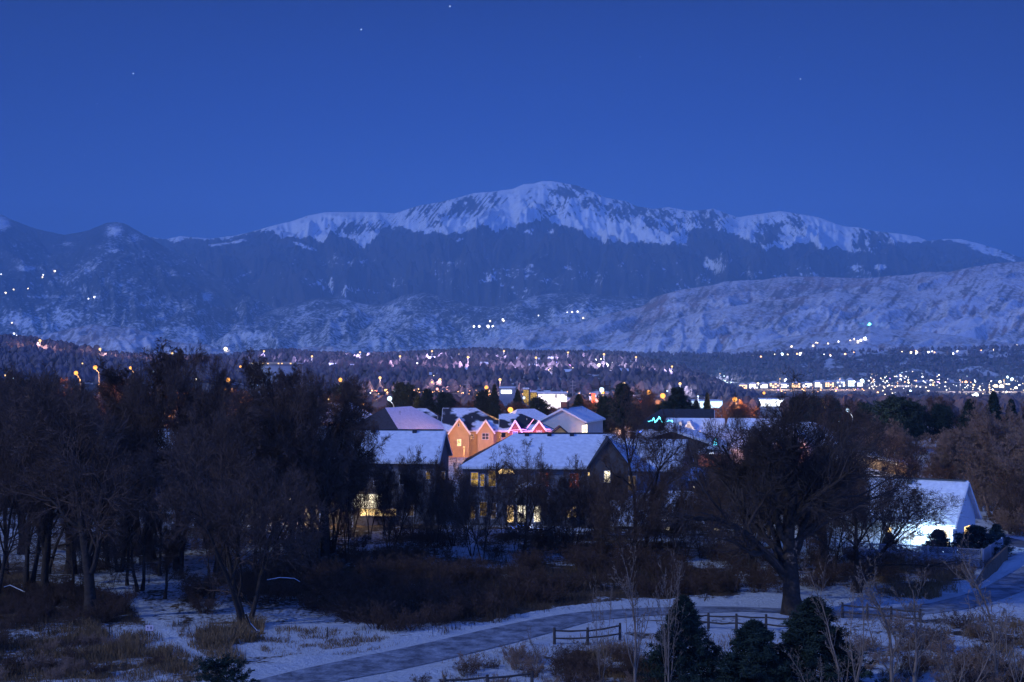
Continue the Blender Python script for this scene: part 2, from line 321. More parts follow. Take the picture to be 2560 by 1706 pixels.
# ------------------------------------------------------------------ the ground: one sheet from under the camera to the mountains
def poly_mask(PX, PY, poly, soft=0):
    ins = np.zeros(PX.shape, bool); n = len(poly)
    for i in range(n):
        x1, y1 = poly[i]; x2, y2 = poly[(i+1) % n]
        if y1 == y2: continue
        c = ((y1 > PY) != (y2 > PY)) & (PX < (x2-x1)*(PY-y1)/(y2-y1) + x1); ins ^= c
    return ins
PATH_UP = [(470,1740),(620,1706),(740,1676),(900,1642),(1000,1622),(1100,1600),(1200,1577),(1300,1555),(1380,1540),(1450,1530),(1600,1520),(1730,1516),(1850,1517),(1950,1521),(2060,1527),(2150,1528),(2250,1518),(2330,1507),(2400,1490),(2460,1470),(2520,1436),(2600,1395),(2800,1330)]
PATH_LO = [(700,1740),(830,1706),(1000,1674),(1100,1652),(1200,1628),(1300,1603),(1400,1575),(1480,1552),(1600,1541),(1750,1533),(1850,1529),(1950,1532),(2060,1541),(2150,1545),(2250,1541),(2350,1532),(2430,1520),(2520,1492),(2620,1455),(2800,1390)]
def path_band(PX, PY, grow=0):
    up = np.interp(PX, *zip(*PATH_UP)); lo = np.interp(PX, *zip(*PATH_LO))
    return np.maximum(up - PY, PY - lo)          # negative inside
# brown grass and brush cover, outlines read off the ground in the photograph
BRUSH = [ [(430,1600),(470,1560),(430,1520),(560,1470),(640,1480),(760,1500),(1000,1590),(1150,1570),(1260,1545),(1400,1530),(1500,1505),(1600,1500),(1760,1500),(1860,1490),(1820,1440),(1700,1400),(1500,1390),(1300,1400),(1100,1400),(900,1380),(700,1400),(560,1440),(460,1500)],
          [(60,1706),(100,1600),(250,1560),(330,1600),(420,1630),(500,1660),(420,1690),(300,1680),(250,1706)],
          [(-300,1706),(-300,1450),(0,1430),(200,1470),(330,1500),(390,1560),(300,1575),(120,1590),(60,1640),(100,1706)],
          [(500,1560),(640,1560),(660,1600),(560,1625),(490,1600)],
          [(2200,1500),(2150,1450),(2240,1410),(2400,1405),(2440,1440),(2380,1470),(2330,1500)],
          [(2080,1560),(2600,1550),(2900,1540),(2900,1600),(2560,1640),(2420,1600),(2330,1570)],
          [(2400,1640),(2560,1600),(2900,1600),(2900,1800),(2480,1800)],
          [(1380,1706),(1400,1640),(1480,1620),(1580,1640),(1680,1706),(1600,1780),(1380,1780)],
          [(700,1400),(1100,1400),(1100,1300),(800,1290)], [(1200,1390),(1900,1390),(1900,1330),(1200,1320)] ]
TRAIL = [(300,1478),(330,1500),(345,1520),(372,1545),(405,1580),(440,1610),(500,1645),(560,1668),(640,1690)]
def trail_dist(PX, PY):
    ty = np.array([p[1] for p in TRAIL]); tx = np.array([p[0] for p in TRAIL])
    return np.abs(PX - np.interp(PY, ty, tx)) + 400*((PY < 1470) | (PY > 1700))
ys = np.concatenate([np.linspace(-80, 76, 12), np.linspace(78, 200, 420), np.geomspace(201.5, 21400, 90)])
ts = np.linspace(-1, 1, 620)
T, Yg = np.meshgrid(ts, ys); Wd = .56*np.maximum(Yg, 70) + 30; Xg = T * Wd
Yq = np.maximum(Yg, 40); PXg = 1280 + Xg/Yq*F; PYg = HOR + CAMZ/Yq*F
Zg = np.interp(Yg, [450,900,2500,4500,8000,26000], [0,-12,-46,-46,-20,0])
pb = path_band(PXg, PYg)
free = smooth(2, 26, pb) * (Yg < 175)*(Yg > 60)
Zg = Zg + free * ((fbm(Xg/6.0, Yg/6.0, 4, 7) - .42)*.55 + (fbm(Xg/1.3, Yg/1.3, 3, 9) - .5)*.22)
Zg = Zg + free * .16*np.exp(-((pb-20)/16)**2)      # ploughed snow along the path
Zg = np.where((Yg > 60) & (Yg < 175), np.maximum(Zg, -.02), Zg)
Zg = np.where((pb < 4), -.01 * (Yg < 175), Zg) + 0*Zg
brush = np.zeros(PXg.shape)
for pl in BRUSH: brush = np.maximum(brush, poly_mask(PXg + (fbm(Xg/3, Yg/3, 3, 5)-.5)*60, PYg + (fbm(Xg/3+9, Yg/3, 3, 6)-.5)*28, pl))
near = (Yg < 185)
tuft = fbm(Xg/2.2, Yg/2.2, 4, 15)
bf = fbm(Xg/4.0, Yg/4.0, 4, 44)
snowg = 1.02 - (.30 + .9*(bf-.35))*brush - .62*smooth(.54, .68, tuft)*near*smooth(8, 40, pb)*(PYg > 1640 - 400*(PXg>1300)) 
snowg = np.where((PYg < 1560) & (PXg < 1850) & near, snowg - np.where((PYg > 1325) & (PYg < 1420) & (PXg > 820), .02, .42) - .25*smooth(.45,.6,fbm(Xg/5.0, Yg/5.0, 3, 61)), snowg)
snowg = np.where(trail_dist(PXg + (tuft-.5)*26, PYg) < 22 + np.clip((PYg-1560)*.35, 0, 40), 1.15, snowg)
snowg = np.where((pb > 0) & (pb < 16), 1.1, snowg)
snowg = np.where(Yg > 178, np.interp(Yg, [178,230,500,1500], [.9,.62,.5,.36]), snowg)
M_ground = terrain_mat('snow_with_dead_grass', (.075, .055, .042), (.57, .60, .65), 2.6, .5, 1.9, .8, mid=(.14, .09, .05), width=.22)
b = M_ground.node_tree.nodes['Principled BSDF']; t = M_ground.node_tree
tc = nn(t, 'ShaderNodeTexCoord'); n1 = nn(t, 'ShaderNodeTexNoise'); n1.inputs['Scale'].default_value = 2.2; n1.inputs['Detail'].default_value = 8; n1.inputs['Roughness'].default_value = .7
bp = nn(t, 'ShaderNodeBump'); bp.inputs['Strength'].default_value = 1.0; bp.inputs['Distance'].default_value = .45
t.links.new(tc.outputs['Object'], n1.inputs['Vector']); t.links.new(n1.outputs['Fac'], bp.inputs['Height']); t.links.new(bp.outputs[0], b.inputs['Normal'])
grid_mesh('ground', Xg, Yg, Zg, snowg, M_ground)

# the walking path: asphalt under a trodden film of snow
def strip(name, up, lo, m, z=.03, n=160):
    x0, x1 = up[0][0], up[-1][0]; xs = np.linspace(x0, x1, n); V = []; rowsn = 7
    for x in xs:
        a = gnd(x, np.interp(x, *zip(*up)), z); b_ = gnd(x, np.interp(x, *zip(*lo)), z)
        for k in range(rowsn): V.append(tuple(a.lerp(b_, k/(rowsn-1))))
    i = np.arange(n*rowsn).reshape(n, rowsn)
    Q = np.stack([i[:-1,:-1], i[:-1,1:], i[1:,1:], i[1:,:-1]], -1).reshape(-1,4)
    o = link_mesh(name, quads_mesh(name, np.array(V), Q), m); o['kind'] = 'structure'; return o
M_path = mat('icy_asphalt', (.060, .068, .085), .55, noise=.8, spec=.35)
t = M_path.node_tree; r = [n for n in t.nodes if n.type == 'VALTORGB'][0]; no = [n for n in t.nodes if n.type == 'TEX_NOISE'][0]; tcx = [n for n in t.nodes if n.type == 'TEX_COORD'][0]
mp = nn(t, 'ShaderNodeMapping'); mp.inputs['Scale'].default_value = (.9, .9, 1)
t.links.new(tcx.outputs['Object'], mp.inputs[0]); t.links.new(mp.outputs[0], no.inputs['Vector'])
r.color_ramp.elements[0].position = .40; r.color_ramp.elements[1].position = .66
r.color_ramp.elements[0].color = (.085,.09,.11,1); r.color_ramp.elements[1].color = (.34,.37,.44,1)
n_b = nn(t, 'ShaderNodeTexNoise'); n_b.inputs['Scale'].default_value = 4.0; n_b.inputs['Detail'].default_value = 7; t.links.new(tcx.outputs['Object'], n_b.inputs['Vector'])
b_b = nn(t, 'ShaderNodeBump'); b_b.inputs['Strength'].default_value = .7; b_b.inputs['Distance'].default_value = .12; t.links.new(n_b.outputs['Fac'], b_b.inputs['Height']); t.links.new(b_b.outputs[0], t.nodes['Principled BSDF'].inputs['Normal'])
no.inputs['Detail'].default_value = 9; no.inputs['Roughness'].default_value = .75
strip('path', PATH_UP, PATH_LO, M_path)
M_road = mat('ploughed_road', (.10,.11,.13), .7, noise=.4, amt=.5)
strip('road', [(2490,1337),(2560,1352),(2700,1385)], [(2490,1352),(2560,1385),(2700,1440)], M_road, z=.035, n=30)

def cast(px, py):
    d = Vector(((px-1280)/F, 1.0, -(py-HOR)/F)).normalized(); o = Vector((0,0,CAMZ)); best = None
    for bv in TERR:
        h = bv.ray_cast(o, d)
        if h[0] is not None and (best is None or h[3] < best[1]): best = (h[0], h[3])
    return best[0] if best else None

# ------------------------------------------------------------------ the air
hz_m = bpy.data.materials.new('cold_night_haze'); hz_m.use_nodes = True; t = hz_m.node_tree; t.nodes.clear()
pv = nn(t, 'ShaderNodeVolumePrincipled'); pv.inputs['Color'].default_value = (.36, .66, 1.0, 1); pv.inputs['Density'].default_value = HAZE
pv.inputs['Density Attribute'].default_value = ''; pv.inputs['Color Attribute'].default_value = ''; pv.inputs['Temperature Attribute'].default_value = ''
pv.inputs['Anisotropy'].default_value = 0.0; pv.inputs['Blackbody Intensity'].default_value = 0
mo_ = nn(t, 'ShaderNodeOutputMaterial'); t.links.new(pv.outputs[0], mo_.inputs['Volume'])
hz_m.cycles.homogeneous_volume = True
ztop = max(float(L[3].max()) for L in LAY.values()) + 40
hb = MB().box(-17000, 17000, -300, 21800, -260, ztop).build('haze', hz_m); hb['kind'] = 'stuff'
tag(hb, 'thin blue night haze filling the air over the town and foothills', 'haze')
# ------------------------------------------------------------------ bare trees
def norm(a): return a / np.maximum(np.linalg.norm(a, axis=-1, keepdims=True), 1e-9)
def grow_level(rng, P, Rr, k, t0, t1, ang, angv, lr, rr, segs, wig, up, rmin=0.0, out=0.0, lenpow=.6):
    """children of every parent polyline: P (n,s,3), Rr (n,s) -> child polylines"""
    n, s, _ = P.shape
    L = np.linalg.norm(P[:,1:] - P[:,:-1], axis=-1).sum(1)
    N = n*k; idx = np.repeat(np.arange(n), k)
    t = t0 + (t1 - t0) * ((np.tile(np.arange(k), n) + rng.random(N)) / k)
    f = t*(s-1); i = np.minimum(f.astype(int), s-2); fr = (f-i)[:,None]
    pos = P[idx,i]*(1-fr) + P[idx,i+1]*fr
    r = Rr[idx,i]*(1-fr[:,0]) + Rr[idx,i+1]*fr[:,0]
    d = norm(P[idx,i+1] - P[idx,i])
    ref = rng.normal(size=(N,3)); side = norm(ref - (ref*d).sum(1,keepdims=True)*d)
    a = ang + angv*rng.normal(size=N)
    dr = norm(d*np.cos(a)[:,None] + side*np.sin(a)[:,None])
    ln = L[idx]*lr*(1 - .55*t**1.5)*(.7+.6*rng.random(N))
    seg = ln/segs; pts = [pos]; cur = dr
    for j in range(segs):
        rad = pts[-1].copy(); rad[:,2] = 0
        cur = norm(cur + rng.normal(size=(N,3))*wig + np.array([0,0,up]) + norm(rad)*out)
        pts.append(pts[-1] + cur*seg[:,None])
    CP = np.stack(pts, 1); r0 = np.maximum(np.minimum(r*rr, r*.9), rmin)
    CR = r0[:,None]*(1 - .75*np.linspace(0,1,segs+1)[None,:]); return CP, np.maximum(CR, rmin*.5)
def tubes(P, Rr, sides):
    """polylines -> tube (sides>=3) or ribbon (2) quads"""
    n, s, _ = P.shape
    d = np.empty_like(P); d[:,1:-1] = P[:,2:] - P[:,:-2]; d[:,0] = P[:,1]-P[:,0]; d[:,-1] = P[:,-1]-P[:,-2]; d = norm(d)
    ref = np.where(np.abs(d[:,:1,2:3]) < .9, np.array([[[0,0,1.0]]]), np.array([[[1.0,0,0]]]))
    u = norm(np.cross(d, np.broadcast_to(ref, d.shape))); v = np.cross(u, d)
    if sides == 2:
        rs = np.random.RandomState(5).rand(n)*math.pi
        w_ = u*np.cos(rs)[:,None,None] + v*np.sin(rs)[:,None,None]
        V = np.stack([P - w_*Rr[...,None], P + w_*Rr[...,None]], 2)
        i = np.arange(n*s*2).reshape(n, s, 2)
        Q = np.stack([i[:,:-1,0], i[:,:-1,1], i[:,1:,1], i[:,1:,0]], -1).reshape(-1,4)
        return V.reshape(-1,3), Q
    an = np.arange(sides)*2*math.pi/sides
    V = P[:,:,None,:] + (u[:,:,None,:]*np.cos(an)[None,None,:,None] + v[:,:,None,:]*np.sin(an)[None,None,:,None])*Rr[:,:,None,None]
    i = np.arange(n*s*sides).reshape(n, s, sides); j = np.roll(i, -1, axis=2)
    Q = np.stack([i[:,:-1], j[:,:-1], j[:,1:], i[:,1:]], -1).reshape(-1,4)
    return V.reshape(-1,3), Q
def merge(parts):
    Vs, Qs, n = [], [], 0
    for V, Q in parts: Vs.append(V); Qs.append(Q + n); n += len(V)
    return np.concatenate(Vs), np.concatenate(Qs)

M_bark = mat('grey_brown_bark', (.042, .030, .024), .95, noise=3.0, amt=.35, bump=.5)
M_twig = mat('dark_twigs', (.105, .064, .046), .95, noise=.5, amt=.3)
M_twig2 = mat('tan_twigs', (.27, .17, .115), .95, noise=.5, amt=.3)
M_brush = mat('brown_brush', (.10, .058, .040), .95, noise=.6, amt=.35)
PROTO = {}
def bare(key, name, seed, H=16, stems=1, lean=.12, r0=.42, limbs=9, lt0=.28, ang=.75, up=.06, ks=(9,8,7,5), lr=(.55,.52,.48,.5,.55), twig=.015, m=M_twig, mb=M_bark, out=.03, wig=.16, droop=0.0, spread=1.0, tsides=7, leaf=0):
    rng = np.random.default_rng(seed); P0 = []; S = 8
    for i in range(stems):
        az = rng.random()*6.28 if stems == 1 else i*6.28/stems + rng.random()*.6
        d = np.array([math.cos(az)*lean, math.sin(az)*lean, 1.0]); d /= np.linalg.norm(d)
        base = np.array([math.cos(az), math.sin(az), 0])*(0 if stems == 1 else r0*.6); pts = [base + np.array([0,0,-.3])]
        ln = H*.72*(1 if i == 0 else .75+.25*rng.random())
        for j in range(S):
            d = d + rng.normal(size=3)*.09 + np.array([0,0,.03]); d /= np.linalg.norm(d); pts.append(pts[-1] + d*ln/S)
        P0.append(pts)
    P0 = np.array(P0); rr = r0*(1 if stems == 1 else .72); R0 = rr*(1 - .82*np.linspace(0,1,S+1)**.8)[None,:]*np.ones((stems,1)); R0[:,0] *= 1.35
    lv = [(P0, R0)]
    P1, R1 = grow_level(rng, P0, R0, limbs, lt0, 1.0, ang, .18, lr[0]*spread, .66, 7, wig, up, out=out); lv.append((P1, R1))
    P2, R2 = grow_level(rng, P1, R1, ks[0], .18, 1.0, .70, .2, lr[1], .58, 5, wig*1.2, up*.7 - droop, out=out); lv.append((P2, R2))
    P3, R3 = grow_level(rng, P2, R2, ks[1], .15, 1.0, .70, .25, lr[2], .5, 4, wig*1.2, up*.5 - droop, rmin=.016); lv.append((P3, R3))
    P4, R4 = grow_level(rng, P3, R3, ks[2], .12, 1.0, .65, .25, lr[3]*1.5, .6, 3, .12, .04 - droop*1.5, rmin=twig*1.2); lv.append((P4, R4))
    P5, R5 = grow_level(rng, P4, R4, ks[3], .15, 1.0, .6, .25, lr[4]*1.35, .7, 2, .10, .04 - droop*2, rmin=twig); lv.append((P5, R5))
    top = max(np.percentile(p[...,2], 99.7) for p, _ in lv[3:]); sc_ = H/top
    o = empty(name, (0,0,0), None, None)
    parts = [tubes(p*sc_, r*(sc_ if k == 0 else 1), s) for k, ((p, r), s) in enumerate(zip(lv[:2], (tsides, 5)))]
    V, Q = merge(parts); me = quads_mesh('trunk', V, Q); me.polygons.foreach_set('use_smooth', np.ones(len(Q), bool)); link_mesh('trunk', me, mb, o)
    parts = [tubes(p*sc_, r, s) for (p, r), s in zip(lv[2:], (4, 3, 2, 2))]
    nq = sum(len(q) for _, q in parts)
    V, Q = merge(parts)
    if leaf:        # a few dead leaves still hanging
        tip = (P5*sc_).reshape(-1,3); tip = tip[rng.choice(len(tip), leaf)]; a_ = rng.normal(size=(leaf,3))*.055; b_ = rng.normal(size=(leaf,3))*.045
        LV = np.stack([tip, tip+a_, tip+a_+b_, tip+b_], 1).reshape(-1,3); LQ = np.arange(leaf*4).reshape(-1,4)
        me = quads_mesh('leaves', LV, LQ); link_mesh('leaves', me, mat('dead_leaves', (.20,.09,.04), .8), o)
    me = quads_mesh('crown', V, Q); link_mesh('crown', me, m, o)
    wid = 2*np.percentile(np.abs(V[:,:2]), 96)
    PROTO[key] = dict(root=o, H=H, W=wid, used=False); return o
def copy_tree(o, parent=None):
    c = o.copy(); C.objects.link(c)
    if parent: c.parent = parent
    for ch in [x for x in bpy.data.objects if x.parent == o and x != c]: copy_tree(ch, c)
    return c
KIDS = {}
def dup(o):
    if o.name not in KIDS: KIDS[o.name] = list(o.children)
    c = o.copy(); C.objects.link(c)
    for ch in KIDS[o.name]:
        d = ch.copy(); C.objects.link(d); d.parent = c
    return c
def plant(key, px, by, ty, wpx, label, cat, group, rz=None, z=0.0, Y=None, rs=random):
    """stand a plant on the ground where its foot shows; its height and width from the photograph at that distance"""
    p = PROTO[key]; P = gnd(px, by, z) if Y is None else Vector(((px-1280)/F*Y, Y, z))
    o = p['root'] if not p['used'] else dup(p['root'])
    if not p['used']: KIDS[o.name] = list(o.children); p['used'] = True
    h = hz(ty, P.y) - z; sx = (wpx/F*P.y)/p['W']
    o.location = P; o.scale = (sx, sx, h/p['H']); o.rotation_euler = (0, 0, rs.random()*6.28 if rz is None else rz)
    o['label'] = label; o['category'] = cat
    if group: o['group'] = group
    elif 'group' in o.keys(): del o['group']
    return o
random.seed(11)
bare('cot1', 'cottonwood_tree', 1, H=19, r0=.50, limbs=13, ks=(9,8,7,4), lt0=.2, lr=(.62,.62,.56,.5,.55))
bare('cot2', 'cottonwood_tree', 2, H=19, stems=3, lean=.34, r0=.42, limbs=8, ks=(9,8,6,4), lt0=.15, lr=(.62,.62,.56,.5,.55))
bare('cot3', 'cottonwood_tree', 3, H=18, stems=2, lean=.22, r0=.42, limbs=9, lt0=.18, ks=(9,8,7,4), lr=(.6,.62,.56,.5,.55), ang=.6, up=.12)
bare('up1', 'poplar_tree', 4, H=18, r0=.30, limbs=16, ang=.45, up=.22, out=0, ks=(8,7,6,5), spread=.75)
bare('giant', 'giant_cottonwood', 5, H=17.5, stems=1, lean=.0, r0=.80, limbs=19, lt0=.16, ang=.62, ks=(9,7,6,4), lr=(.74,.60,.55,.5,.55), up=.10, wig=.24, spread=1.1, m=mat('charcoal_twigs', (.062,.043,.034), .95, noise=.5, amt=.3))
bare('elm1', 'elm_tree', 6, H=10, r0=.15, stems=3, lean=.26, limbs=9, lt0=.18, ang=.6, ks=(7,6,5,3), lr=(.62,.62,.6,.5,.5), up=.07, wig=.13, twig=.012)
bare('elm2', 'elm_tree', 7, H=10, r0=.14, stems=2, lean=.2, limbs=11, lt0=.18, ang=.65, ks=(7,6,5,3), lr=(.58,.62,.6,.5,.5), up=.06, wig=.13, twig=.012)
bare('wide', 'crooked_tree', 8, H=15, r0=.36, stems=2, lean=.34, limbs=10, lt0=.25, ang=.85, ks=(8,6,6,3), lr=(.6,.6,.58,.5,.5), up=.0, wig=.24, spread=1.2, droop=.008, twig=.013)
bare('tan1', 'willow_tree', 9, H=13, r0=.22, stems=4, lean=.28, limbs=8, lt0=.15, ang=.5, up=.14, ks=(8,7,6,5), m=M_twig2, mb=M_twig2)
M_sap = mat('pale_sapling_bark', (.21, .15, .11), .9, noise=.8, amt=.25)
bare('sap1', 'bare_sapling', 10, H=8.5, r0=.09, limbs=13, lt0=.15, ang=.5, up=.16, out=0, ks=(6,3,2,1), lr=(.42,.36,.4,.5,.5), twig=.014, m=M_sap, mb=M_sap, wig=.07)
bare('sap2', 'bare_sapling', 12, H=8.5, r0=.075, stems=3, lean=.26, limbs=9, lt0=.15, ang=.45, up=.14, out=0, ks=(6,3,2,1), lr=(.42,.36,.4,.5,.5), twig=.014, m=M_sap, mb=M_sap, wig=.07)
bare('shr1', 'bare_shrub', 13, H=2.6, r0=.035, stems=9, lean=.7, limbs=5, lt0=.1, ang=.5, up=.05, ks=(5,4,3,2), lr=(.6,.5,.5,.5,.5), twig=.010, m=M_brush, mb=M_brush, tsides=4)
bare('shr2', 'bare_shrub', 14, H=2.2, r0=.03, stems=12, lean=.9, limbs=5, lt0=.1, ang=.5, up=.05, ks=(5,4,3,2), lr=(.6,.5,.5,.5,.5), twig=.010, m=M_brush, mb=M_brush, tsides=4)
bare('tsh', 'tan_shrub', 15, H=2.0, r0=.022, stems=12, lean=.7, limbs=5, lt0=.1, ang=.4, up=.10, ks=(5,4,3,2), lr=(.6,.5,.5,.5,.5), twig=.008, m=M_twig2, mb=M_twig2, tsides=4)
bare('leafy', 'leafy_tree', 16, H=10, r0=.14, stems=3, lean=.25, limbs=8, lt0=.2, ang=.55, ks=(6,5,5,4), up=.1, leaf=5000)
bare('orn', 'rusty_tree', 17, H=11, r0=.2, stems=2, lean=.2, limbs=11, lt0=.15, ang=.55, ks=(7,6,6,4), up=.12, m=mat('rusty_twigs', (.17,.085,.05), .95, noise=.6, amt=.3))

# ------------------------------------------------------------------ conifers
M_ndl = mat('dark_needles', (.022, .036, .026), .9, noise=1.4, amt=.45)
M_ndl2 = mat('blue_needles', (.035, .055, .055), .9, noise=1.4, amt=.4)
def conifer(key, name, seed, H=6, kind='pine', m=M_ndl, n=70, W=.5, tuft=9, bl=14, nl=.13, first=.1):
    rng = np.random.default_rng(seed); o = empty(name, (0,0,0), None, None)
    mb = MB(); wob = [(.05*H*.1*math.sin(i*1.3), .05*H*.1*math.cos(i*2.1), H*.97*i/6) for i in range(7)]; wob[0] = (0,0,-.3)
    mb.tube(wob, [H*.022*(1-.9*i/6) for i in range(7)], 7); mb.build('trunk', M_bark, o, True)
    P = []; 
    t = first + (1-first)*((np.arange(n) + rng.random(n))/n)
    az = np.arange(n)*2.4 + rng.normal(size=n)*.3
    if kind == 'spruce': ln = W*H*(1-t)**.85*(.8+.4*rng.random(n)) + .05*H*.4; el = -.15 + .75*t**2
    elif kind == 'round': ln = W*H*np.sqrt(np.clip(1-((t-.50)/.55)**2, .02, 1))*(.65+.55*rng.random(n)); el = -.2 + 1.15*t
    else: ln = W*H*(1-t)**.75*(.5+.75*rng.random(n)) + .05*H; el = .05 + .9*t
    S = 5; base = np.stack([0*t, 0*t, t*H*.96], -1); d = np.stack([np.cos(az)*np.cos(el), np.sin(az)*np.cos(el), np.sin(el)], -1)
    pts = [base]; cur = d
    for j in range(S):
        cur = norm(cur + rng.normal(size=cur.shape)*.10 + np.array([0,0,.10 if kind != 'spruce' else .02])); pts.append(pts[-1] + cur*(ln/S)[:,None])
    BP = np.stack(pts, 1); BR = (H*.006)*(1-.7*np.linspace(0,1,S+1))[None,:]*np.ones((n,1)); 
    V, Q = tubes(BP, BR, 3); me = quads_mesh('branches', V, Q); link_mesh('branches', me, M_bark, o)
    # needle tufts on side shoots
    TP, TR = grow_level(rng, BP, BR, tuft, .22, 1.0, .75, .2, .42, .6, 2, .12, .10)
    N = len(TP); k = bl; tips = np.repeat(TP.reshape(-1,3)[rng.choice(N*3, N*2)], k, 0)
    c = tips + rng.normal(size=tips.shape)*nl*.35
    dd = norm(rng.normal(size=tips.shape) + np.array([0,0,.6])); ll = nl*(.6+.8*rng.random(len(tips)))
    sd = norm(np.cross(dd, rng.normal(size=dd.shape)))*(nl*.13)
    e1 = c + dd*ll[:,None]
    NV = np.stack([c-sd, c+sd, e1+sd*.5, e1-sd*.5], 1).reshape(-1,3); NQ = np.arange(len(c)*4).reshape(-1,4)
    me = quads_mesh('needles', NV, NQ); link_mesh('needles', me, m, o)
    PROTO[key] = dict(root=o, H=NV[:,2].max(), W=2*np.percentile(np.abs(NV[:,:2]), 96), used=False)
conifer('pine1', 'pine_tree', 31, H=5.5, kind='spruce', n=130, W=.36, tuft=9, bl=16, nl=.15)
conifer('pine3', 'pine_tree', 38, H=5.5, kind='spruce', n=140, W=.34, tuft=9, bl=16, nl=.15)
conifer('pine2', 'pine_tree', 32, H=4.2, kind='spruce', n=110, W=.42, tuft=9, bl=16, nl=.14)
conifer('small', 'small_pine', 33, H=2.6, kind='round', n=46, W=.5, tuft=7, bl=18, nl=.10, first=.25)
conifer('round', 'round_pine', 34, H=13, kind='round', n=120, W=.42, tuft=12, bl=12, nl=.42, first=.2)
conifer('spruce', 'spruce_tree', 35, H=13, kind='spruce', n=150, W=.26, tuft=11, bl=9, nl=.36, first=.06)
conifer('pond', 'ponderosa_pine', 36, H=14, kind='pine', n=70, W=.28, tuft=12, bl=12, nl=.45, first=.25)
conifer('lit', 'juniper_tree', 37, H=3.6, kind='pine', n=90, W=.42, tuft=9, bl=12, nl=.14, m=M_ndl2, first=.03)
# ------------------------------------------------------------------ trees of the greenway
G_LEFT = 'bare cottonwoods in the left wood'
_T = ['twentieth','thirtieth','fortieth','fiftieth','sixtieth','seventieth']; _t = ['twenty','thirty','forty','fifty','sixty','seventy']
ORD = ['first','second','third','fourth','fifth','sixth','seventh','eighth','ninth','tenth','eleventh','twelfth','thirteenth','fourteenth','fifteenth','sixteenth','seventeenth','eighteenth','nineteenth','twentieth','twenty-first','twenty-second','twenty-third','twenty-fourth','twenty-fifth','twenty-sixth','twenty-seventh','twenty-eighth','twenty-ninth','thirtieth']
_O = ORD[:9]
ORD = ORD[:19]
for _k in range(6): ORD += [_T[_k]] + [_t[_k]+'-'+o for o in _O]
for k, px, by, ty, wd, lab in (
    ('cot1', 225,1550, 950,330,'tall cottonwood with thick pale trunk just left of the snowy trail'),
    ('cot3',  72,1475, 960,270,'dark cottonwood with paired trunks near the left edge'),
    ('cot1', 112,1490, 990,220,'black-trunked cottonwood left of the thick pale trunk'),
    ('cot2', -20,1520, 940,330,'cottonwood cut by the left edge of the view'),
    ('up1',  378,1400, 868,190,'upright cottonwood whose broom-like top pokes above the far lights'),
    ('cot3', 445,1425, 885,260,'forked cottonwood whose crooked right limb crosses the orange lamps'),
    ('cot2', 300,1430, 925,260,'many-stemmed cottonwood beside two orange lamps'),
    ('cot1', 175,1440, 935,290,'cottonwood with round crown behind the thick pale trunk'),
    ('cot2', 612,1565,1035,400,'broad many-stemmed cottonwood with snow heaped at its foot'),
    ('cot1', 548,1440, 985,280,'cottonwood right behind the broad many-stemmed one'),
    ('up1',  690,1420, 892,150,'narrow upright poplar before the long grey building'),
    ('cot3', 735,1430, 935,240,'cottonwood in front of the grey building right half'),
    ('cot1', 815,1420, 955,250,'cottonwood at the left wood corner beside the hipped dark roof'),
    ('elm2', 868,1405,1010,170,'slender cottonwood touching the left end of the near grey house'),
    ('leafy',528,1500,1185,150,'small tree with brown dead leaves beside the yellow window'),
    ('wide', 350,1480,1110,230,'crooked low tree over the trail'),
    ('cot3',  10,1440, 950,240,'cottonwood far back at the left edge'),
    ('wide', 790,1440,1110,220,'crooked low tree over the brush right of the broad cottonwood')):
    plant(k, px, by, ty-14, wd, lab, 'tree', G_LEFT)
G_HOUSE = 'bare trees in front of the near houses'
for k, px, by, ty, wd, lab in (
    ('elm1', 880,1345,1125,130,'bare tree before the glowing patio of the left near house'),
    ('elm2', 925,1350,1105,130,'bare tree just right of the glowing patio'),
    ('elm1', 995,1345,1120,150,'bushy bare tree before the left near house gable'),
    ('elm2',1072,1345,1120,110,'thin bare tree under the dark gable of the left near house'),
    ('elm1',1132,1365,1150,130,'bare tree in the gap between the two near houses'),
    ('elm2',1205,1410,1120,170,'bare tree with dark trunk before the yellow upstairs windows'),
    ('wide',1310,1385,1100,190,'bare tree with fanned top against the middle snowy roof'),
    ('elm1',1430,1385,1145,160,'bare tree right of the red window'),
    ('elm2',1505,1385,1155,150,'bare tree under the dark gable with a lit window'),
    ('wide',1600,1390, 965,290,'tall crooked tree with arching limbs right of the middle house'),
    ('elm2',1692,1400,1130,120,'bare tree before the blue-grey gable'),
    ('elm2',1780,1405,1150,120,'bare tree left of the giant cottonwood'),
    ('elm2',1560,1410,1190,180,'short bare tree before the low long roof'),
    ('elm1',1840,1420,1130,200,'short bare tree behind the giant cottonwood left side')):
    plant(k, px, by, ty, wd, lab, 'tree', G_HOUSE)
G_R = 'bare trees right of the giant cottonwood'
for i, (px, by, ty) in enumerate(((1585,1395,1200),(1625,1392,1190),(1662,1396,1200),(1715,1392,1205),(1752,1396,1195),(975,1392,1220),(1090,1390,1210),(1180,1392,1220),(1290,1395,1225),(1400,1392,1215),(1500,1396,1210))):
    plant(('elm2','elm1')[i % 2], px, by, ty, 120, 'low bushy tree rooted in the snow strip below the near houses, %s from left' % ORD[i], 'tree', 'low trees of the snow strip')
for i, (px, by, ty) in enumerate(((850,1338,1150),(960,1340,1140),(1030,1342,1150),(1105,1345,1160),(1165,1350,1150),(1260,1350,1155),(1350,1352,1160),(1395,1350,1170),(1470,1352,1165),(1545,1352,1150),(1640,1360,1150),(1800,1370,1110))):
    plant(('elm1','elm2')[i % 2], px, by, ty, 95, 'thin twiggy tree standing close before the near house fronts, %s from left' % ORD[i], 'tree', 'thin trees close to the near houses')
